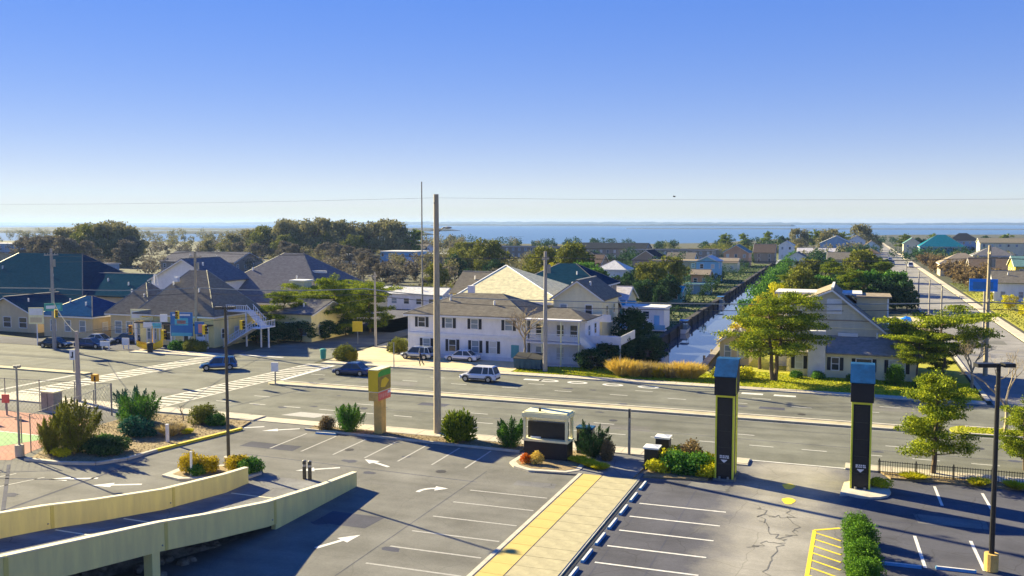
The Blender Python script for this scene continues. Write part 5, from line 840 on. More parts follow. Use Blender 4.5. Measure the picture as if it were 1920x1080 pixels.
# --- store complex on the left
t = house('yellow_store', 'yellow store with brown hip roof behind the blue sign', 'store', -92.6, 112, 13.4, 10.4, 5.2, 'hip', 5.5, 'sid_yellow', 'rf_grey', .7, 0, row_w('F', (-4.5, -1.5, 4.4), .8, 1.6, 2.2)+[('F', 2.0, .1, 1.2, 2.3, dict(nm='door'))]+row_w('R', (-3, 0, 3), 1.2)); MB().box(-2.5, -2.6, 9.2, -1.9, -2.0, 9.9).build('roof_vent', 'white', t)
MB().box(-6.7, -6.4, 3.2, 6.7, -5.22, 3.35).build('awning', 'rf_brown', t)
for x in (-6.4, -3.2, 0, 3.2, 6.4): MB().box(x-.12, -6.35, 0, x+.12, -6.15, 3.2).build('awning_post', 'white', t)
t = house('pyramid_annex', 'small annex with pyramid roof left of the yellow store', 'store', -103.8, 113.5, 7.5, 8, 4.6, 'hip', 3.9, 'sid_beige', 'rf_grey', .6, 0, row_w('F', (-2.2, 0, 2.2), 1.0, 1.2, 1.8))
t = house('pale_gable_hall', 'hall with pale lilac front gable behind the store', 'hall', -107.0, 130, 14, 9, 8.2, 'gy', 3.6, 'white', 'rf_slate', .4, 0, row_w('F', (-3, 3), 5.5)); t = house('grey_hall', 'large hall with two tier slate grey hip roof', 'hall', -94.5, 140, 26, 22, 4.8, 'hip', 7.6, 'sid_cream', 'rf_slate', .6, 0, row_w('R', (-7, -3, 1, 5), 1.2)+row_w('F', (4, 8, 11), 1.2)); MB().box(-4, -3.9, 9.3, 9.0, -3.4, 9.7).build('ridge_vent', 'rf_white', t)
MB().box(6.0, -10.0, 4.5, 8.6, -7.6, 8.2).build('dormer', 'sid_cream', t); MB().box(5.8, -10.2, 8.2, 8.8, -7.4, 8.4).build('dormer_roof', 'white', t)
t = thing('outside_stair', 'white two flight outside stair beside the yellow store', 'stair', (-83.2, 108.6, 0))
MB().box(-2.6, .9, 5.0, 1.0, 2.5, 5.2).build('landing', 'white', t); MB().box(3.3, -.9, 2.9, 4.8, 2.5, 3.05).build('mid_landing', 'white', t)
bl_ = MB().box(-.03, -.03, 0, .03, .03, .9).mesh('baluster', 'white')
for y_, (x0, z0), (x1, z1), nst in ((.9, (1.0, 5.1), (3.3, 3.0), 7), (-.9, (3.3, 3.0), (-1.9, .1), 12)):
    MB().slab([(x0, y_, z0), (x1, y_, z1), (x1, y_+1.5, z1), (x0, y_+1.5, z0)], .12).build('flight', 'white', t)
    for k_ in range(nst): u = (k_+.5)/nst; xx = x0+(x1-x0)*u; zz = z0+(z1-z0)*u; MB().box(xx-.16, y_+.05, zz+.14, xx+.16, y_+1.45, zz+.2).build('tread', 'whitewash', t)
    for e_ in (0, 1.5):
        MB().slab([(x0, y_+e_-.03, z0+.98), (x1, y_+e_-.03, z1+.98), (x1, y_+e_+.03, z1+.98), (x0, y_+e_+.03, z0+.98)], .08).build('handrail', 'white', t)
        for k_ in range(nst): u = (k_+.5)/nst; inst('baluster', bl_, t, (x0+(x1-x0)*u, y_+e_, z0+(z1-z0)*u+.1))
for x_ in (-2.5, .8): MB().box(x_-.09, 1.0, 0, x_+.09, 1.18, 5.0).build('post', 'white', t)
for x_ in (3.4, 4.7): MB().box(x_-.09, .9, 0, x_+.09, 1.08, 2.9).build('post', 'white', t)
MB().box(-2.6, .86, 5.95, 1.0, .94, 6.03).build('landing_rail', 'white', t); MB().box(4.76, -.9, 3.9, 4.84, 2.5, 3.98).build('landing_rail', 'white', t)
for k_ in range(10): inst('baluster', bl_, t, (-2.5+k_*.37, .9, 5.1))
for k_ in range(9): inst('baluster', bl_, t, (4.8, -.85+k_*.4, 3.05))
t = house('cream_wing', 'low cream building behind the pines at side street', 'store', -80.6, 122.5, 9, 11, 4.2, 'gx', 1.6, 'sid_yellow', 'rf_slate', .4, 0, row_w('F', (-2.5, 0.5, 3), 1.0, 1.2, 1.8)+row_w('R', (-3, 0, 3), 1.0))
t = house('teal_roof_mall', 'wide building with tall dark teal roof at far left', 'building', -145, 133, 36, 20, 4.6, 'hip', 7.4, 'sid_beige', 'rf_teal', .8, 0, row_w('F', (0, 4, 8, 12), 1.0, 1.5, 1.8)); t = house('teal_roof_wing', 'lower dark teal roofed wing beside the pyramid annex', 'building', -123.5, 131, 14, 12, 5.2, 'gx', 3.4, 'sid_beige', 'rf_teal', .5, 0, row_w('F', (-4, 0, 4), 1.2))
t = house('tan_gable_shop', 'tan shop with broad front gable at left edge', 'shop', -131, 116, 13, 10, 2.9, 'gy', 2.8, 'sid_beige', 'rf_teal', .6, 0, row_w('F', (-3.5, 0, 3.5), .8, 1.6, 1.6)); t = house('navy_roof_shop', 'beige shop with navy blue hip roof beside tall pole', 'shop', -115.2, 113, 10, 9, 3.7, 'hip', 2.4, 'sid_beige', 'rf_navy', .6, 0, row_w('F', (-3, 0, 3), 1.0, 1.1, 1.7)+row_w('R', (-2, 1), 1.0))
t = thing('antenna_frame', 'white triangular frame tower left of the pyramid annex', 'tower', (-106.8, 118.5, 0))
for a_ in range(3): MB().tube([(1.7*math.cos(a_*2.09+.5), 1.7*math.sin(a_*2.09+.5), 3), (.15*math.cos(a_*2.09+.5), .15*math.sin(a_*2.09+.5), 9.6)], .09, 5).build('leg', 'white', t)
for z, r_ in ((4.5, 1.35), (6.2, .97), (7.9, .55)): MB().tube([(r_*math.cos(i*2.09+.5), r_*math.sin(i*2.09+.5), z) for i in range(4)], .06, 4, False).build('brace', 'white', t)
# yellow boat planter, bins
t = thing('boat_planter', 'yellow wooden boat with raised bow on the store corner', 'boat', (-92.5, 101.2, .13), R(8)); hv = []; hf = []
for i, u in enumerate(np.linspace(-1, 1, 11)):
    wd = .75*(1-abs(u)**2.4)+.02; sh = .85+.9*max(0, u)**3+.45*max(0, -u)**3; kz = .1+.5*abs(u)**3; hv += [(u*2.1, -wd, sh), (u*2.1, -wd*.6, kz+.1), (u*2.1, 0, kz-.08), (u*2.1, wd*.6, kz+.1), (u*2.1, wd, sh)]
for i in range(10): hf += [(5*i+j, 5*i+j+1, 5*i+j+6, 5*i+j+5) for j in range(4)]
MB().add(hv, hf).build('hull', 'sign_yellow', t); MB().cyl(.5, 0, .4, 3.4, .06, 7).build('mast', 'post_tan', t); MB().tube([(2.0, 0, 1.6), (2.25, 0, 2.4), (2.0, 0, 2.9)], [.14, .1, .05], 6).build('figurehead', 'sign_yellow', t); MB().box(-1.3, -.45, .35, 1.3, .45, .5).build('thwart', 'post_tan', t)
def bin_(x, y, label, m, s=1): t = thing('litter_bin', label, 'bin', (x, y, .1)); MB().tube([(0, 0, 0), (0, 0, 1.0*s)], [.3*s, .36*s], 12).build('body', m, t); MB().tube([(0, 0, 1.0*s), (0, 0, 1.12*s), (0, 0, 1.2*s)], [.4*s, .36*s, .12*s], 12).build('lid', m, t)
bin_(-90.6, 99.2, 'dark litter bin on the store corner pavement', 'shutter', 1.2); bin_(-65.0, 102.6, 'teal litter bin at the side street kerb', 'sign_teal', 1.15)
t = thing('dumpster', 'dark blue dumpster on the grass beside the grey pole', 'dumpster', (-36.7, 104.4, .05)); MB().add([(-1.7, -.9, .2), (1.7, -.9, .2), (1.7, .9, .2), (-1.7, .9, .2), (-1.8, -1.0, 1.35), (1.8, -1.0, 1.35), (1.8, 1.0, 1.8), (-1.8, 1.0, 1.8)], [(3, 2, 1, 0), (0, 1, 5, 4), (1, 2, 6, 5), (2, 3, 7, 6), (3, 0, 4, 7)]).build('bin_body', 'dumpster', t)
for s_ in (-1, 1): MB().slab([(s_*.03 if s_ > 0 else -1.84, -1.05, 1.37), (1.84 if s_ > 0 else -.03, -1.05, 1.37), (1.84 if s_ > 0 else -.03, 1.03, 1.84), (s_*.03 if s_ > 0 else -1.84, 1.03, 1.84)], .06).build('lid', 'plastic_dark', t); MB().box(s_*1.4-.12, -.7, 0, s_*1.4+.12, .7, .2).build('skid', 'bronze', t); MB().box(s_*1.81-.06, -.6, .9, s_*1.81+.06, .6, 1.05).build('fork_pocket', 'dumpster', t)
for x in (-1.1, -.4, .4, 1.1): MB().box(x-.05, -1.0, .3, x+.05, -.9, 1.3).build('rib', 'dumpster', t)
# ================================================================== VEHICLES
def car(name, label, cat, x, y, rz, L, W, H, m, suv=False, group=None, z=.005):
    t = thing(name, label, cat, (x, y, z), rz, group); hw = W/2; b0 = .22 if not suv else .3; sh = H*.56 if not suv else H*.54; hood = sh*.98
    st = [(-.5, .45, sh*.92, .84), (-.485, b0, sh*.99, .92), (-.40, b0, sh*1.03, .99), (-.2, b0, sh, 1), (.1, b0, sh*.99, 1), (.22, b0, sh*.97, 1), (.38, b0, sh*.88, .98), (.47, b0, sh*.78, .9), (.5, .35, sh*.66, .78)]
    v = []; f = []; n = 8
    for u, zb, zt, k in st:
        w2 = hw*k; v += [(u*L, -w2*.92, zb), (u*L, -w2, zb+.12), (u*L, -w2, zt-.16), (u*L, -w2*.86, zt), (u*L, w2*.86, zt), (u*L, w2, zt-.16), (u*L, w2, zb+.12), (u*L, w2*.92, zb)]
    for i in range(len(st)-1): f += [(i*n+j, i*n+(j+1) % n, (i+1)*n+(j+1) % n, (i+1)*n+j) for j in range(n)]
    f += [list(range(n))[::-1], list(range((len(st)-1)*n, len(st)*n))]
    MB().add(v, [list(q)[::-1] for q in f]).build('body', m, t)
    r0, r1, r2, r3 = ((-.36, -.2, .08, .25) if not suv else (-.47, -.4, .1, .26)); zs, zr = sh*.985, H-.06; a, b = hw*.86, hw*.68
    gl = MB().add([(r0*L, -a, zs), (r3*L, -a, zs), (r3*L, a, zs), (r0*L, a, zs), (r1*L, -b, zr), (r2*L, -b, zr), (r2*L, b, zr), (r1*L, b, zr)], [(0, 1, 5, 4), (1, 2, 6, 5), (2, 3, 7, 6), (3, 0, 4, 7), (4, 5, 6, 7)]).build('windows', 'glass', t)
    MB().add([(r1*L-.08, -b*1.04, zr-.02), (r2*L+.08, -b*1.04, zr-.02), (r2*L+.08, b*1.04, zr-.02), (r1*L-.08, b*1.04, zr-.02), (r1*L+.1, -b*.8, zr+.07), (r2*L-.1, -b*.8, zr+.07), (r2*L-.1, b*.8, zr+.07), (r1*L+.1, b*.8, zr+.07)], [(3, 2, 1, 0), (4, 5, 6, 7), (0, 1, 5, 4), (1, 2, 6, 5), (2, 3, 7, 6), (3, 0, 4, 7)]).build('roof_panel', m, t)
    for s_ in (-1, 1):
        for lo, hi in ((r0, r1), ((r0+r3)/2-.02, (r1+r2)/2), (r3, r2))+(((-.3, -.3),) if suv else ()): MB().tube([(lo*L, s_*a*1.0, zs), (hi*L, s_*b*1.02, zr)], .055, 4).build('pillar', m, t)
        MB().box(r3*L-.25, s_*(hw+.1)-.09, zs-.02, r3*L-.12, s_*(hw+.1)+.09, zs+.14).build('mirror', m, t)
        MB().box(.455*L, s_*hw*.72-.18, sh*.62, .488*L, s_*hw*.72+.14, sh*.76).build('headlight', 'lamp_clear', t); MB().box(-.497*L, s_*hw*.75-.12, sh*.68, -.478*L, s_*hw*.75+.12, sh*.9).build('taillight', 'tail_red', t)
        for u in (-.31, .31):
            R_ = .34 if not suv else .37; wh = MB().tube([(u*L, s_*(hw-.2), R_), (u*L, s_*(hw+.015), R_)], R_, 14).build('wheel', 'tyre', t); MB().tube([(u*L, s_*(hw+.012), R_), (u*L, s_*(hw+.03), R_)], R_*.6, 10).build('rim', 'rim', wh)
            MB().tube([(u*L+(R_+.07)*math.cos(q), s_*(hw-.005), R_+(R_+.07)*math.sin(q)) for q in np.linspace(0, math.pi, 8)], .045, 4).build('wheel_arch', 'plastic_dark' if suv else m, t)
        MB().box(-.28*L, s_*(hw+.001)-.012, b0+.06, .22*L, s_*(hw+.001)+.012, b0+.2).build('sill', 'plastic_dark', t)
    MB().box(.47*L, -hw*.7, b0+.02, .503*L, hw*.7, b0+.2).build('bumper', 'plastic_dark', t); MB().box(-.505*L, -hw*.7, b0+.05, -.48*L, hw*.7, b0+.24).build('bumper', 'plastic_dark', t)
    return t
car('suv', 'white SUV driving left on the main road', 'car', -39.3, 94.6, math.pi, 4.5, 1.85, 1.8, 'car_white', True)
car('sedan', 'dark navy sedan crossing before the gravel yard', 'car', -55.2, 93.4, math.pi+.05, 4.7, 1.82, 1.5, 'car_navy'); car('hatchback', 'blue car turning at the intersection', 'car', -72.6, 91.0, math.pi+R(35), 4.4, 1.85, 1.6, 'car_blue', True)
car('parked_suv', 'silver SUV parked at the shuttered house wall', 'car', -53.6, 107.6, math.pi-.05, 4.6, 1.85, 1.7, 'car_silver', True); car('parked_sedan', 'white sedan parked before the shuttered house door', 'car', -47.3, 108.0, math.pi, 4.6, 1.8, 1.45, 'car_white')
car('parked_car', 'dark car parked at the left end of the shuttered house', 'car', -60.4, 114.0, R(110), 4.4, 1.8, 1.5, 'car_dark'); car('parked_car', 'dark sedan parked left of the leftmost tall pole', 'car', -107.9, 99.3, R(8), 4.7, 1.8, 1.45, 'car_dark'); car('parked_car', 'dark sedan parked right of the leftmost tall pole', 'car', -102.6, 100.6, R(8), 4.6, 1.8, 1.45, 'car_navy'); car('parked_car', 'silver blue car behind the two dark parked sedans', 'car', -105.0, 104.6, R(12), 4.6, 1.8, 1.5, 'car_silver')
car('street_truck', 'white pickup on the canal street far ahead', 'car', 22.6, 400, R(90), 5.6, 2.1, 2.2, 'car_white', True); car('street_car', 'white car parked beyond the pickup on the canal street', 'car', 17.6, 470, R(90), 4.7, 1.9, 1.6, 'car_white'); car('street_car', 'silver car parked at the canal street kerb', 'car', 17.0, 430, R(90), 4.7, 1.9, 1.6, 'car_silver')
car('parked_car', 'dark blue car parked among the store signs', 'car', -101.5, 107.0, R(20), 4.6, 1.8, 1.5, 'car_navy')
# --- pedestrian
t = thing('person', 'person in dark clothes walking along the gravel yard edge', 'person', (-50.3, 101.9, .05), math.pi)
me = bpy.data.meshes.new('body'); V_ = [(0, 0, .95), (.04, 0, 1.2), (.1, 0, 1.42), (.13, 0, 1.53), (.16, 0, 1.66), (0, .1, .92), (.18, .1, .5), (.05, .11, .08), (.17, .11, .03), (0, -.1, .92), (-.12, -.1, .5), (-.38, -.1, .14), (-.28, -.1, .06), (.1, .2, 1.4), (-.05, .27, 1.14), (.12, .25, .95), (.1, -.2, 1.4), (.2, -.26, 1.14), (.42, -.22, 1.05)]
E_ = [(0, 1), (1, 2), (2, 3), (3, 4), (0, 5), (5, 6), (6, 7), (7, 8), (0, 9), (9, 10), (10, 11), (11, 12), (2, 13), (13, 14), (14, 15), (2, 16), (16, 17), (17, 18)]
RR = [.15, .15, .15, .065, .11, .1, .075, .05, .04, .1, .075, .05, .04, .075, .055, .045, .075, .055, .045]
me.from_pydata(V_, E_, []); o = bpy.data.objects.new('body', me); link(o, t); md = o.modifiers.new('skin', 'SKIN')
for i, r_ in enumerate(RR): me.skin_vertices[0].data[i].radius = (r_, r_)
me.skin_vertices[0].data[0].use_root = True; o.modifiers.new('sub', 'SUBSURF').levels = 1; o.modifiers['sub'].render_levels = 1; me.materials.append(M['cloth_dark'])
MB().dome((.17, 0, 1.67), (.1, .085, .125), 10, 7).build('head', 'skin', t, smooth=True); MB().dome((.145, 0, 1.72), (.11, .095, .1), 10, 6).build('hair', 'cloth_dark', t, smooth=True)
for p in ((.13, .25, .9), (.47, -.22, 1.04)): MB().dome(p, (.05, .035, .06), 6, 5).build('hand', 'skin', t)
# --- blue tarp canopy and blue billboard
t = thing('tarp_stack', 'bright blue tarp over a stack beside the grey house', 'tarp', (7.4, 150, 0)); tv = []
for i in range(7):
    for j in range(5): tv.append((-1.9+i*.65, -1.2+j*.6, 3.3+.5*math.sin(i*1.1)*math.cos(j)+(0 if 0 < i < 6 else -.9)))
MB().add(tv, [(i*5+j, (i+1)*5+j, (i+1)*5+j+1, i*5+j+1) for i in range(6) for j in range(4)]).build('sheet', 'tarp', t); MB().box(-1.7, -1.1, 0, 1.8, 1.1, 2.7).build('stack', 'rf_dark', t)
t = thing('blue_banner', 'bright blue board high on a post over the canal street', 'sign', (17.2, 139.5, 0)); MB().box(-1.75, -.1, 8.6, 1.75, .1, 10.3).build('panel', 'tarp', t); MB().box(-1.3, -.13, 8.9, 1.2, -.1, 9.9).build('panel_face', 'sign_blue', t); MB().cyl(.2, .2, 0, 9.8, .16, 8).build('post', 'pole_wood_grey', t)
# --- bird
t = tag(MB().add([(0, 0, 0), (.25, 0, .03), (-.3, 0, 0), (.05, -.85, .22), (-.12, -.8, .2), (.05, .85, .22), (-.12, .8, .2), (.08, 0, .1), (.08, 0, -.08)], [(1, 7, 3), (7, 4, 3), (2, 4, 7), (1, 5, 7), (7, 5, 6), (2, 7, 6), (1, 3, 8), (8, 4, 2), (1, 8, 5), (8, 2, 6)]).build('bird', 'cloth_grey'), 'small dark bird gliding in the sky above the bay', 'bird'); t.location = (-27.5, 150, 22.3); t.scale = (.8, .8, .8)
# ================================================================== MID AND BACKGROUND TREES
pine('p_twin', 10.2, 5.2, 41, 'lf_pine_yel', 40000, .24, (.2, 0), .30, 2, 9, .15, pads_per=4); pine('p_spread', 7.6, 6.0, 42, 'lf_pine_yel', 28000, .25, (.6, 0), .42, 1, 7, .13, True, 4); pine('p_dark', 9.0, 4.8, 43, 'lf_pine', 26000, .27, (.3, 0), .12, 1, 10, .15, pads_per=4); pine('p_org', 8.5, 3.2, 44, 'lf_pine_org', 14000, .24, (0, 0), .3, 1, 8, .16, pads_per=3)
pine('p_far', 12, 5.5, 45, 'lf_pine', 2600, .95, (.4, .2), .3, 1, 7, .2); broad('d_brown', 13, 6.6, 46, 'lf_brown', 5000, .65, .1, lobes=30); broad('d_grey', 11, 5.2, 47, 'lf_greybrown', 4000, .55, .1); broad('d_olive', 12, 6.2, 48, 'lf_olive', 5000, .65, .12, lobes=30); broad('d_green', 9, 4.6, 49, 'lf_green', 3200, .6, .12); broad('d_deep', 8, 4.6, 50, 'lf_deep', 3200, .6, .1); broad('d_lime', 8, 4.2, 51, 'lf_limeyel', 3200, .5, .15); broad('d_rust', 4.5, 3.4, 52, 'lf_rust', 1800, .45, .1); broad('d_near_deep', 5, 2.6, 53, 'lf_deep', 5000, .28, .08)
bare('b_twiggy', 9, .42, 54, 'bark_pale', 6)
plant('p_twin', 'pine_tree', 'large twin trunked yellow green pine left of the grey house', 'tree', -7.9, 106.4, .05, .3); plant('p_org', 'pine_tree', 'orange tinged tree behind the twin trunked pine', 'tree', -10.2, 114.5, .05, 1); plant('p_spread', 'pine_tree', 'wide flat topped pine right of the grey house', 'tree', 10.3, 113.5, .05, 2.2); plant('p_spread', 'pine_tree', 'lower spreading pine before the grey house windows', 'tree', 7.2, 110.2, .05, .7, (.6, .6, .7)); plant('p_dark', 'pine_tree', 'dark small pine at the right end of the lean-to', 'tree', 9.8, 118.5, .05, 1.7, .55)
for i, (x, y, s, d, k) in enumerate(((-76.6, 124, 1.05, 'large layered pine nearest the side street', 'p_dark'), (-81.8, 118, .85, 'dark spreading pine beside the outside stair', 'p_dark'), (-74.0, 131, .9, 'layered pine at the right of the side street group', 'p_dark'), (-84, 128, .95, 'tall bright pine behind the store stair', 'p_spread'), (-79, 135, 1.0, 'far bright pine above the cream wing', 'p_spread'))): plant(k, 'pine_tree', d, 'tree', x, y, 0, i*1.3, s, 'pines by the side street')
for i, (x, y, s, d) in enumerate(((-83.4, 113.6, 1.0, 'dark shrub under the pines beside the outside stair'), (-80.6, 114.8, 1.1, 'dark shrub under the pines in the middle of the cream wing'), (-77.8, 116.6, 1.1, 'dark shrub under the pines at the cream wing corner'), (-76.0, 120.5, 1.0, 'dark shrub under the pines facing the side street'), (-75.5, 126, 1.0, 'farthest dark shrub under the pines by the side street'))): plant('d_near_deep', 'dark_shrub', d, 'shrub', x, y, 0, i, (s, s, s*.55))
plant('b_twiggy', 'bare_tree', 'leafless tree before the shuttered house porch', 'tree', -37.9, 105.9, .05, .5, (.95, .95, .98)); plant('b_twiggy', 'bare_tree', 'pale leafless tree behind the right lamp post', 'tree', 12.6, 108.5, .05, 2.0, .75); plant('b_twiggy', 'bare_tree', 'small leafless tree in the sand yard', 'tree', 9.3, 140, .05, 3.0, .62)
plant('d_near_deep', 'dark_shrub', 'dark evergreen shrub between porch house and canal grasses', 'shrub', -28.2, 109.6, .05, 0, (1.1, 1, .6)); plant('d_near_deep', 'dark_shrub', 'low dark shrub in front of the outside porch stair', 'shrub', -29.6, 106.6, .05, 2, (.9, .9, .5)); plant('d_near_deep', 'dark_shrub', 'tall dark evergreen beside the canal bulkhead', 'shrub', -28.9, 125, .05, 1, (1.1, 1.1, 1.15)); plant('d_near_deep', 'dark_shrub', 'dark evergreen at the canal head', 'shrub', -27.0, 112.8, .05, 3, (.7, .7, .7)); plant('d_near_deep', 'overhanging_shrub', 'dark shrub hanging over the canal water', 'shrub', -24.6, 119.5, -1.1, 3, (.9, 1.2, .75))
for i, (x, y, k, s, d) in enumerate(((-25.0, 103.6, 't_orange', 1.0, 'leftmost orange ornamental grass by the canal head'), (-23.4, 103.4, 't_orange', .9, 'second orange grass clump by the canal head'), (-22.0, 103.8, 't_straw', 1.35, 'pale straw grass clump among the orange ones'), (-20.6, 104.0, 't_yellow', 1.2, 'yellow grass clump in the middle of the canal head'), (-19.3, 104.2, 't_straw', 1.3, 'straw grass clump right of the yellow one'), (-18.0, 104.4, 't_orange', .95, 'bright orange grass clump right of the straw'), (-16.8, 104.6, 't_orange', .9, 'rightmost orange grass clump by the canal head'))): plant(k, 'ornamental_grass', d, 'grass', x, y, .05, i, (s*1.1, s*1.1, s*1.25))
for i, (x, y, k, s, d) in enumerate(((-13.2, 105.6, 'b_lime', 1.6, 'yellow shrub below the canal shed'), (-11.4, 106.2, 'b_lime', 1.5, 'yellow shrub left of the twin trunked pine'), (4.9, 108.2, 'b_hedge', 1.15, 'dark rounded shrub under the lean-to window'), (9.5, 107, 'b_lime', 1.5, 'yellow shrub at the right corner of the grey house'), (7.6, 107.4, 'b_green', 1.0, 'low green shrub below the right shutters'), (-3.2, 109.4, 'b_green', .8, 'small shrub at the white chimney foot'), (-5.6, 109.3, 'b_green', .75, 'small shrub left of the white chimney'), (.4, 109.4, 'b_green', .7, 'small shrub right of the white chimney'), (-61.6, 102.6, 'b_round', 1.2, 'mixed shrub at the gravel yard corner'), (-60.4, 102.2, 'b_yellow', 1.1, 'yellow shrub at the gravel yard corner'), (-62.6, 102.8, 'b_rust', 1.0, 'brown shrub beside the teal bin'), (-58.4, 111.5, 'b_round', 1.2, 'olive shrub at the left corner of the shuttered house'), (-86.6, 102.8, 'b_round', 1.0, 'clipped olive shrub at the foot of the store pole'), (-84.6, 102.4, 'b_round', .9, 'clipped dark shrub right of the store pole'), (-89.2, 102.9, 'b_green', 1.2, 'dark green hedge under the blue store sign'), (-87.8, 102.9, 'b_green', 1.0, 'dark green shrub right of the blue sign posts'))): plant(k, 'yard_shrub', d, 'bush', x, y, .1, i*.9, s)
# beyond: named by kind and where they stand, counted from the left
def group_trees(lst, grp, tail):
    for i, (x, y, k, s) in enumerate(lst):
        nm = {'d_brown': 'brown', 'd_grey': 'grey brown bare', 'd_olive': 'olive', 'p_far': 'pine', 'd_green': 'green', 'd_deep': 'dark green', 'd_lime': 'lime yellow', 'd_rust': 'rust brown', 'p_dark': 'layered pine', 'p_spread': 'spreading pine'}[k]
        plant(k, 'background_tree', f'{ORD[i] if i < 20 else "last"} from left, {nm} tree {tail}', 'tree', x, y, 0, i*1.7, s, grp)
group_trees([(-326, 300, 'd_brown', .95), (-321, 306, 'd_olive', 1.1), (-316, 298, 'd_brown', 1.2), (-310, 305, 'd_brown', 1.35), (-304, 298, 'd_olive', 1.4), (-299, 306, 'd_brown', 1.42), (-293, 298, 'd_brown', 1.35), (-287, 304, 'd_brown', 1.25), (-282, 298, 'd_grey', 1.1), (-276, 290, 'd_grey', 1.0), (-318, 280, 'd_grey', 1.1), (-308, 276, 'd_grey', 1.15), (-298, 272, 'd_grey', 1.15), (-288, 270, 'd_grey', 1.15), (-280, 274, 'd_grey', 1.0)], 'trees of the far left grove', 'in the rounded grove behind the teal roofs')
group_trees([(-318, 392, 'd_brown', .7), (-309, 396, 'd_olive', .8), (-300, 390, 'd_brown', .95), (-291, 396, 'd_brown', 1.1), (-282, 390, 'd_olive', 1.35), (-274, 398, 'd_brown', 1.5), (-266, 390, 'd_brown', 1.45), (-258, 397, 'd_olive', 1.5), (-250, 390, 'd_brown', 1.55), (-242, 397, 'd_olive', 1.55), (-234, 390, 'd_brown', 1.45), (-227, 397, 'd_olive', 1.25), (-220, 390, 'd_brown', 1.4), (-213, 397, 'd_brown', 1.5), (-206, 390, 'd_brown', 1.4), (-199, 396, 'p_far', 1.2), (-262, 380, 'd_olive', 1.0), (-240, 380, 'd_deep', 1.1), (-222, 380, 'd_olive', 1.0)], 'trees of the central grove', 'in the tall grove left of the mast')
group_trees([(-262, 345, 'd_grey', .85), (-250, 340, 'd_grey', .8), (-238, 345, 'd_grey', .9), (-226, 335, 'd_grey', .8), (-214, 340, 'd_grey', .85), (-202, 330, 'd_grey', .85), (-190, 320, 'd_grey', .8), (-176, 305, 'd_grey', .75), (-165, 290, 'd_grey', .75), (-152, 270, 'd_grey', .7), (-140, 250, 'd_grey', .65), (-128, 235, 'd_grey', .6)], 'bare trees below the central grove', 'below the tall grove behind the grey roofs')
group_trees([(-420, 560, 'd_brown', 1.0), (-395, 540, 'p_far', 1.0), (-370, 560, 'd_brown', 1.0), (-350, 550, 'd_olive', 1.0), (-335, 560, 'd_brown', 1.0), (-318, 560, 'd_olive', .9)], 'trees along the far left edge', 'along the far left edge')
group_trees([(-132, 300, 'd_olive', .9), (-124, 290, 'd_olive', .95), (-116, 262, 'd_deep', 1.0), (-108, 268, 'd_olive', 1.05), (-100, 250, 'd_deep', .9), (-96, 225, 'd_deep', .7), (-104, 220, 'd_olive', .6)], 'trees right of the tall pole', 'right of the very tall pole')
group_trees([(-78, 232, 'd_olive', .95), (-72, 226, 'd_lime', .95), (-66, 222, 'd_olive', 1.05), (-61, 210, 'd_lime', .85), (-58, 204, 'd_green', .95), (-54, 198, 'd_green', .85), (-51, 194, 'd_deep', .95), (-48, 200, 'd_deep', .85), (-45, 192, 'd_deep', .8), (-43, 205, 'd_olive', .75), (-40.5, 190, 'd_deep', .75), (-38.5, 200, 'd_deep', .8), (-37, 186, 'd_deep', .55), (-50, 240, 'd_lime', .75), (-44, 238, 'd_olive', .75)], 'trees left of the canal', 'in the yards left of the canal')
group_trees([(-84, 640, 'd_deep', 1.1), (-76, 600, 'p_far', .9), (-66, 610, 'p_far', .9), (-60, 560, 'd_deep', .9), (-52, 620, 'p_far', 1.0), (-40, 600, 'd_deep', 1.2), (-30, 580, 'd_brown', 1.1), (-22, 600, 'p_far', 1.1), (-12, 560, 'd_brown', 1.1), (-4, 590, 'p_far', 1.0), (6, 600, 'd_brown', 1.3), (14, 640, 'd_deep', 1.0)], 'trees at the canal far end', 'at the far end of the canal')
group_trees([(-14.2, 190, 'd_lime', .75), (-12, 205, 'p_dark', .85), (-9, 196, 'd_olive', .7), (-6, 200, 'd_green', .75), (-3, 206, 'd_deep', .85), (0, 203, 'p_dark', .9), (3, 206, 'd_green', .85), (6, 203, 'd_deep', .85), (9, 206, 'd_green', .85), (11, 201, 'd_deep', .75), (-4, 240, 'p_dark', .95), (2, 250, 'd_olive', .9), (7, 245, 'p_dark', .95), (11, 255, 'd_lime', .6), (-10, 250, 'd_olive', .7), (4, 300, 'd_olive', .8), (10, 330, 'd_deep', .8), (-6, 320, 'd_deep', .8), (-14, 290, 'd_deep', .6)], 'trees behind the grey house', 'in the dense row behind the grey house')
group_trees([(29.5, 420, 'd_rust', 1.2), (31, 390, 'd_rust', 1.2), (30.5, 365, 'd_rust', 1.3), (33, 350, 'd_rust', 1.3), (31, 330, 'd_rust', 1.3), (34, 315, 'd_rust', 1.4), (31.5, 300, 'd_rust', 1.3), (35, 290, 'd_rust', 1.4), (32, 278, 'd_rust', 1.2), (36, 265, 'd_rust', 1.3), (31, 212, 'd_lime', .4), (32, 196, 'd_lime', .5), (34, 186, 'd_lime', .6), (31.5, 172, 'd_lime', .45), (33, 164, 'd_deep', .6), (36, 172, 'd_olive', .6), (30.5, 235, 'd_lime', .35)], 'shrubs along the canal street', 'in front yards right of the canal street')
group_trees([(30, 600, 'p_far', .9), (40, 620, 'd_deep', 1.1), (50, 640, 'p_far', .9), (64, 640, 'd_deep', 1.0), (80, 650, 'd_deep', 1.2), (92, 640, 'p_far', .9), (105, 620, 'd_deep', 1.0), (120, 640, 'd_deep', .9), (135, 620, 'p_far', .8), (150, 600, 'd_deep', .9)], 'trees at the right horizon', 'near the right hand shore')
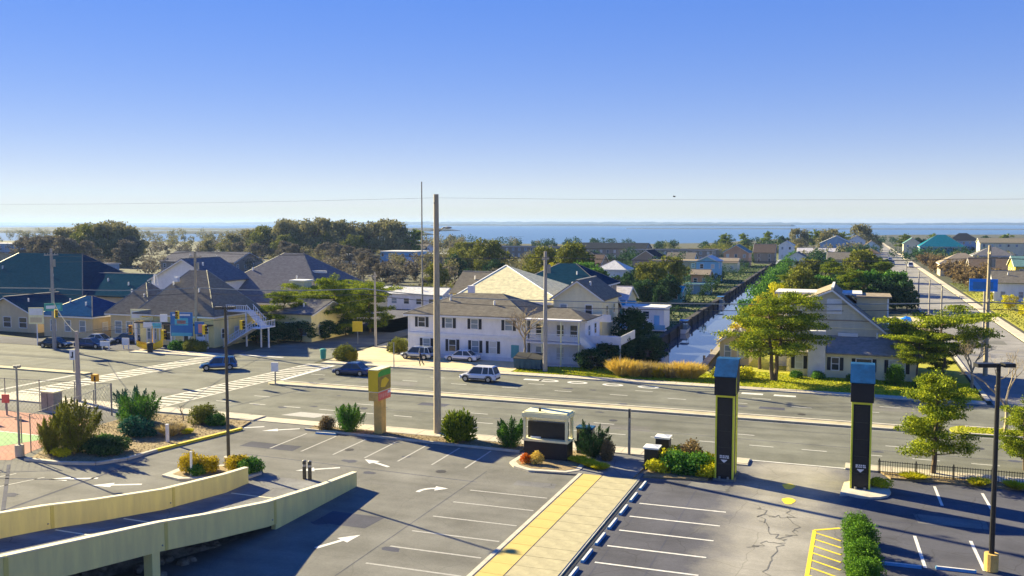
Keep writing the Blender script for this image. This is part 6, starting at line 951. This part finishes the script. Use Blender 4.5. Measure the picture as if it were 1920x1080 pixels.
# far-off belts of trees that read as one mass
def belt(name, label, pts, n, h, m, seed, depth=14, per=260, ls=None):
    r = np.random.default_rng(seed); P_ = np.array(pts, float); L = np.linalg.norm(np.diff(P_, axis=0), axis=1); seg = r.choice(len(L), n, p=L/L.sum()); u = r.uniform(size=n); q = P_[seg]*(1-u)[:, None]+P_[seg+1]*u[:, None]; q += r.uniform(-1, 1, size=q.shape)*depth
    pos = []
    for (x, y) in q:
        hh = h*r.uniform(.55, 1.15); rr = hh*r.uniform(.34, .55)
        for k in range(5):
            a = r.uniform(0, 6.283); e = rr*r.uniform(.2, .75); pos.append(blob(r, (x+math.cos(a)*e, y+math.sin(a)*e, hh*r.uniform(.42, .8)), (rr*.55, rr*.55, hh*.24), per//6, .4))
        pos.append(blob(r, (x, y, hh*.3), (rr*.5, rr*.5, hh*.3), per//6, .2))
    pos = np.concatenate(pos); pos[:, 2] = np.maximum(pos[:, 2], .1)
    o = inst(name, leaf_mesh(name, pos, ls or h*.085, m, r, .7)); tag(o, label, 'trees', kind='stuff')
belt('tree_belt', 'dark belt of trees and scrub behind the long roofs', [(-260, 600), (-180, 560), (-110, 560), (-60, 600)], 60, 9, 'lf_deep', 61, 25)
belt('tree_belt', 'brown woods along the far left shore', [(-1300, 610), (-800, 660), (-430, 690), (-330, 640)], 130, 13, 'lf_brown', 62, 25, 200)
belt('tree_belt', 'brown wooded yards behind the teal roofs', [(-420, 330), (-340, 380), (-260, 420), (-200, 450)], 110, 9, 'lf_greybrown', 72, 45, 240)
belt('tree_belt', 'olive wooded yards left of the central grove', [(-480, 430), (-380, 470), (-300, 520), (-220, 540)], 90, 11, 'lf_brown', 73, 40, 220)
belt('tree_belt', 'bare grey thicket behind the grey hip roofs', [(-250, 240), (-200, 270), (-150, 260), (-112, 215)], 90, 7, 'lf_greybrown', 74, 30, 300)
belt('tree_belt', 'scrubby thicket between the central grove and the mast', [(-240, 350), (-180, 330), (-130, 320), (-110, 270)], 90, 7, 'lf_brown', 75, 30, 280)
belt('tree_belt', 'dark woods running to the shore at the canal mouth', [(-80, 720), (-20, 760), (60, 800), (260, 820), (420, 800)], 150, 9, 'lf_deep', 63, 50, 180)
belt('tree_belt', 'garden trees among the middle distance houses', [(-150, 440), (-100, 400), (-80, 350), (-72, 300)], 60, 7, 'lf_deep', 64, 25, 260)
belt('tree_belt', 'mixed garden trees near the bay houses', [(-60, 440), (-52, 500), (-60, 560), (-90, 520)], 50, 7, 'lf_olive', 76, 22, 240)
belt('tree_belt', 'garden trees among the houses right of the street', [(45, 340), (60, 420), (70, 500), (120, 520), (180, 500)], 60, 6, 'lf_brown', 65, 25, 240)
belt('tree_belt', 'dark garden trees behind the right hand houses', [(34, 400), (40, 470), (60, 560), (100, 580), (160, 560)], 70, 7, 'lf_deep', 77, 20, 240)
belt('tree_belt', 'garden trees between canal and street far houses', [(-10, 350), (-2, 430), (4, 500), (-6, 560)], 60, 7.5, 'lf_deep', 66, 10, 260)
belt('tree_belt', 'olive garden trees between canal and street', [(-16, 400), (-8, 470), (2, 540), (12, 600)], 45, 8, 'lf_brown', 78, 9, 240)
belt('tree_belt', 'low scrub along the left canal bank yards', [(-38, 190), (-40, 260), (-45, 340), (-50, 430), (-56, 520)], 150, 3.8, 'lf_deep', 67, 9, 180)
belt('tree_belt', 'dark bank shrubs near the dock house', [(-29.5, 128), (-30.5, 140), (-34, 165), (-33, 185)], 28, 2.6, 'lf_deep', 82, 1.2, 260)
belt('tree_belt', 'green garden shrubs left of the canal', [(-58, 180), (-60, 220), (-56, 260), (-64, 320)], 50, 4, 'lf_green', 79, 14, 240)
belt('tree_belt', 'low scrub on the right canal bank', [(-15.4, 150), (-17.5, 190), (-19.5, 240), (-22.0, 330), (-25, 450)], 80, 5.2, 'lf_green', 68, 1.2, 300)
belt('tree_belt', 'yellow green bank shrubs left of the grey house', [(-14.8, 124), (-15.4, 150), (-16.4, 185)], 26, 3.6, 'lf_limeyel', 81, .8, 300)
belt('tree_belt', 'garden shrubs behind the white trailer', [(-120, 150), (-100, 190), (-70, 200), (-60, 175)], 40, 4, 'lf_olive', 80, 8, 260)
# ================================================================== BACKGROUND HOUSES
def bg_house(x, y, w_, d, h, kind, rh, wm, rm, label, rz=0, name='house'):
    n = max(2, int(w_/3.2)); us = [(-w_/2+w_*(i+.5)/n) for i in range(n)]; face = 'R' if x < 0 else 'L'; m_ = max(1, int(d/4)); vs_ = [(-d/2+d*(i+.5)/m_) for i in range(m_)]
    w = row_w('F', us, 1.0, .9, 1.3)+row_w(face, vs_, 1.0, .9, 1.3)
    if h > 4.8: w += row_w('F', us, h-2, .9, 1.2)+row_w(face, vs_, h-2, .9, 1.2)
    return house(name, label, 'house', x, y, w_, d, h, kind, rh, wm, rm, .4, rz, w)
bg_house(-178, 345, 16, 14, 6, 'flat', 0, 'sid_skyblue', 'rf_white', 'sky blue walled building with white flat roof in mid distance', name='building'); bg_house(-197, 340, 12, 10, 4.6, 'flat', 0, 'sid_grey', 'rf_white', 'low grey flat roofed building left of the sky blue one', name='building'); bg_house(-152, 350, 30, 10, 5, 'flat', 0, 'sid_brown', 'rf_white', 'long brown building with white roof edge behind the mast', name='building')
bg_house(-160, 440, 60, 12, 6, 'flat', 0, 'sid_brown', 'rf_dark', 'long dark low building beyond the tall pole', name='building'); bg_house(-110, 440, 34, 14, 5.5, 'gx', 2.5, 'sid_brown', 'rf_dark', 'dark roofed long house nearest the bay', name='building'); bg_house(-80, 430, 40, 14, 5.5, 'flat', 0, 'sid_brown', 'rf_dark', 'dark flat roofed long block above the lime trees', name='building'); bg_house(-66, 470, 26, 10, 4.6, 'flat', 0, 'sid_brown', 'rf_brown', 'brown flat roofed long block by the bay', name='building'); bg_house(-96, 330, 18, 12, 5.2, 'hip', 2.4, 'sid_blue', 'rf_dark', 'dark hip roofed house behind the yellow gable'); bg_house(-84, 290, 16, 10, 5, 'gx', 2.5, 'sid_brown', 'rf_brown', 'brown house behind the teal hip roof')
bg_house(-395, 345, 70, 14, 7.5, 'flat', 0, 'sid_blue', 'rf_white', 'long white roofed block at the far left', name='building'); bg_house(-370, 285, 60, 14, 4, 'gx', 2, 'sid_beige', 'rf_seagreen', 'low seagreen roofed row before the white roofed block', name='building'); bg_house(-222, 420, 40, 14, 5, 'gx', 2, 'sid_white', 'rf_grey', 'pale row of buildings left of the central grove', name='building'); bg_house(-290, 440, 34, 12, 5, 'flat', 0, 'sid_cream', 'rf_white', 'cream flat roofed row between the two groves', name='building'); bg_house(-205, 255, 30, 16, 5, 'gx', 3, 'sid_brown', 'rf_slate', 'slate roofed hall behind the lilac gable', name='hall'); bg_house(-255, 240, 34, 14, 4, 'flat', 0, 'sid_blue', 'rf_slate', 'low bluish flat hall under the rounded grove', name='hall')
bg_house(-52, 292, 15, 10, 6, 'flat', 0, 'sid_brown', 'rf_tan', 'dark house with pale flat eave left of canal'); bg_house(-40.4, 280, 6.5, 9, 6.4, 'gy', 1.6, 'sid_skyblue', 'rf_white', 'pale blue two storey canal house'); bg_house(-40, 262, 5, 6, 3.4, 'gx', 1.2, 'sid_salmon', 'rf_tan', 'small tan boathouse before the pale blue house'); bg_house(-63, 300, 9, 12, 6, 'gy', 3, 'sid_brown', 'rf_dark', 'dark gabled house with white rake among the trees'); bg_house(-38, 206, 5, 6, 2.6, 'gx', 1, 'sid_teal', 'rf_bright_teal', 'turquoise boat cover shed by the canal', name='shed'); bg_house(-36, 232, 6, 5, 2.6, 'flat', 0, 'sid_blue', 'rf_seagreen', 'low blue dock shed', name='shed'); bg_house(-68, 272, 9, 9, 4, 'hip', 2.5, 'sid_white', 'rf_white', 'white hip roofed house beside the lime tree'); bg_house(-44, 385, 10, 12, 6, 'gy', 3, 'sid_salmon', 'rf_seagreen', 'orange house with seagreen gable by the canal'); bg_house(-36, 420, 9, 10, 5, 'gx', 3.5, 'sid_brown', 'rf_brown', 'brown roofed house right of the orange house'); bg_house(-30, 470, 7, 9, 7, 'gy', 2, 'sid_white', 'rf_white', 'tall white house at the canal bend'); bg_house(-42, 340, 7, 8, 3.6, 'gx', 1.5, 'sid_cream', 'rf_tan', 'low cream cottage at the canal edge'); bg_house(-60, 345, 10, 9, 4.6, 'gx', 2.2, 'sid_blue', 'rf_grey', 'grey roofed house left of the low cream cottage'); bg_house(-64, 215, 9, 9, 4.2, 'gx', 2.2, 'sid_cream', 'rf_grey', 'cream cottage behind the pale lilac roof')
bg_house(-7, 480, 15, 12, 8, 'gy', 3.6, 'sid_blue', 'rf_white', 'blue and white gabled house above the green row'); bg_house(-14, 440, 18, 9, 4.4, 'gx', 2, 'sid_blue', 'rf_lilac', 'lilac roofed house left of the blue gable'); bg_house(-1, 360, 14, 10, 4.6, 'gx', 2.4, 'sid_grey', 'rf_grey', 'grey roofed house in the green row'); bg_house(3, 560, 9, 9, 8, 'gy', 3, 'sid_white', 'rf_grey', 'white house at the far street end'); bg_house(-20, 380, 7, 9, 4.4, 'gy', 2, 'sid_white', 'rf_slate', 'small white house on the right canal bank'); bg_house(8, 430, 8, 9, 4.6, 'hip', 2.2, 'sid_cream', 'rf_brown', 'cream house with brown hip roof near the street'); bg_house(10, 520, 8, 9, 5.6, 'gy', 3, 'sid_white', 'rf_brown', 'tall white house near the far street kerb')
bg_house(42, 500, 20, 16, 6.5, 'hip', 5.5, 'sid_teal', 'rf_deep_teal', 'house with deep teal hip roof right of the street'); bg_house(35.5, 345, 14, 12, 4.4, 'hip', 3.2, 'sid_beige', 'rf_tan', 'tan hip roofed house right of the street'); bg_house(41, 305, 15, 12, 4.4, 'gx', 3, 'sid_beige', 'rf_brown', 'brown gabled house behind the rust shrubs'); bg_house(52, 400, 14, 12, 5.4, 'hip', 3, 'sid_brown', 'rf_slate', 'slate hip roofed house right of the tan one'); bg_house(50, 285, 16, 12, 6.2, 'gx', 2.6, 'sid_brightyellow', 'rf_seagreen', 'bright yellow house with seagreen roof at right'); bg_house(36.5, 238, 11, 9, 4.4, 'gx', 2.4, 'sid_white', 'rf_grey', 'white house with grey roof beside the blue board'); bg_house(47, 246, 10, 11, 4.4, 'gx', 2.2, 'sid_cream', 'rf_tan', 'cream house with tan roof at the right edge'); bg_house(40.5, 205, 9, 12, 4.2, 'gy', 2.4, 'sid_salmon', 'rf_salmon' if 'rf_salmon' in M else 'rf_tan', 'salmon walled house cut by the right edge'); bg_house(80, 430, 20, 12, 5.6, 'gx', 3, 'sid_brown', 'rf_slate', 'slate roofed long house behind the yellow one'); bg_house(72, 520, 22, 14, 8, 'gx', 2.2, 'sid_cream', 'rf_grey', 'cream row with grey roof near the right shore'); bg_house(100, 520, 20, 14, 7, 'gx', 3, 'sid_salmon', 'rf_lilac', 'pinkish house with lilac roof at the right shore'); bg_house(66, 350, 12, 10, 4.6, 'hip', 2.4, 'sid_brightyellow', 'rf_brown', 'yellow house with brown hip roof behind the slate one'); bg_house(32, 560, 9, 10, 6.5, 'gy', 3, 'sid_cream', 'rf_seagreen', 'seagreen gabled house beyond the deep teal roof'); bg_house(120, 480, 18, 12, 6, 'hip', 3, 'sid_white', 'rf_dark', 'white house with dark hip roof at far right'); bg_house(60, 580, 16, 12, 8, 'hip', 4, 'sid_blue', 'rf_dark', 'tall dark hip roofed house on the right skyline')
# --- boats tied along the left bank
def boat(x, y, rz, label, m='white', L=6.0):
    t = thing('moored_boat', label, 'boat', (x, y, -1.3), rz); v = []; f = []
    for u in np.linspace(-1, 1, 9): wd = 1.0*(1-max(0, u)**2.5)*(.92 if u < -.9 else 1)+.02; sh = .85+.3*max(0, u)**2; v += [(u*L/2, -wd, sh), (u*L/2, -wd*.7, .1), (u*L/2, wd*.7, .1), (u*L/2, wd, sh)]
    for i in range(8): f += [(4*i+j, 4*i+j+1, 4*i+j+5, 4*i+j+4) for j in range(3)]
    f.append((0, 3, 2, 1)); MB().add(v, f).build('hull', m, t); MB().box(-L*.42, -.8, .5, L*.25, .8, .56).build('deck', 'cream', t); MB().box(-.5, -.55, .56, .9, .55, 1.5).build('console', 'glass_sky', t); MB().box(-1.2, -.75, 2.1, 1.1, .75, 2.2).build('canopy', 'sign_blue', t)
    for sx in (-1.0, .9):
        for sy in (-.65, .65): MB().cyl(sx, sy, .56, 2.1, .03, 5).build('canopy_post', 'galv', t)
boat(-27.3, 160, R(91), 'white motorboat with blue canopy moored nearest the dock house'); boat(-28.3, 215, R(91), 'white motorboat moored farther along the left bank', L=7)
# --- picket of dock pilings in the bay
# ================================================================== HAZE
hz_ = MB().box(-14000, -350, -3.0, 14000, 9500, 45).build('haze', 'white'); hz_['kind'] = 'stuff'; hz_['label'] = 'pale blue sea haze filling the air over town and bay'
hm = bpy.data.materials.new('haze_air'); hm.use_nodes = True; hn = hm.node_tree; hn.nodes.remove(hn.nodes['Principled BSDF']); pv = hn.nodes.new('ShaderNodeVolumePrincipled'); pv.inputs['Color'].default_value = (0.36, 0.56, 1.0, 1); pv.inputs['Density'].default_value = 0.00008; pv.inputs['Anisotropy'].default_value = 0.2
hn.links.new(pv.outputs[0], hn.nodes['Material Output'].inputs['Volume']); hz_.data.materials.clear(); hz_.data.materials.append(hm)
hz_.data.flip_normals() if False else None
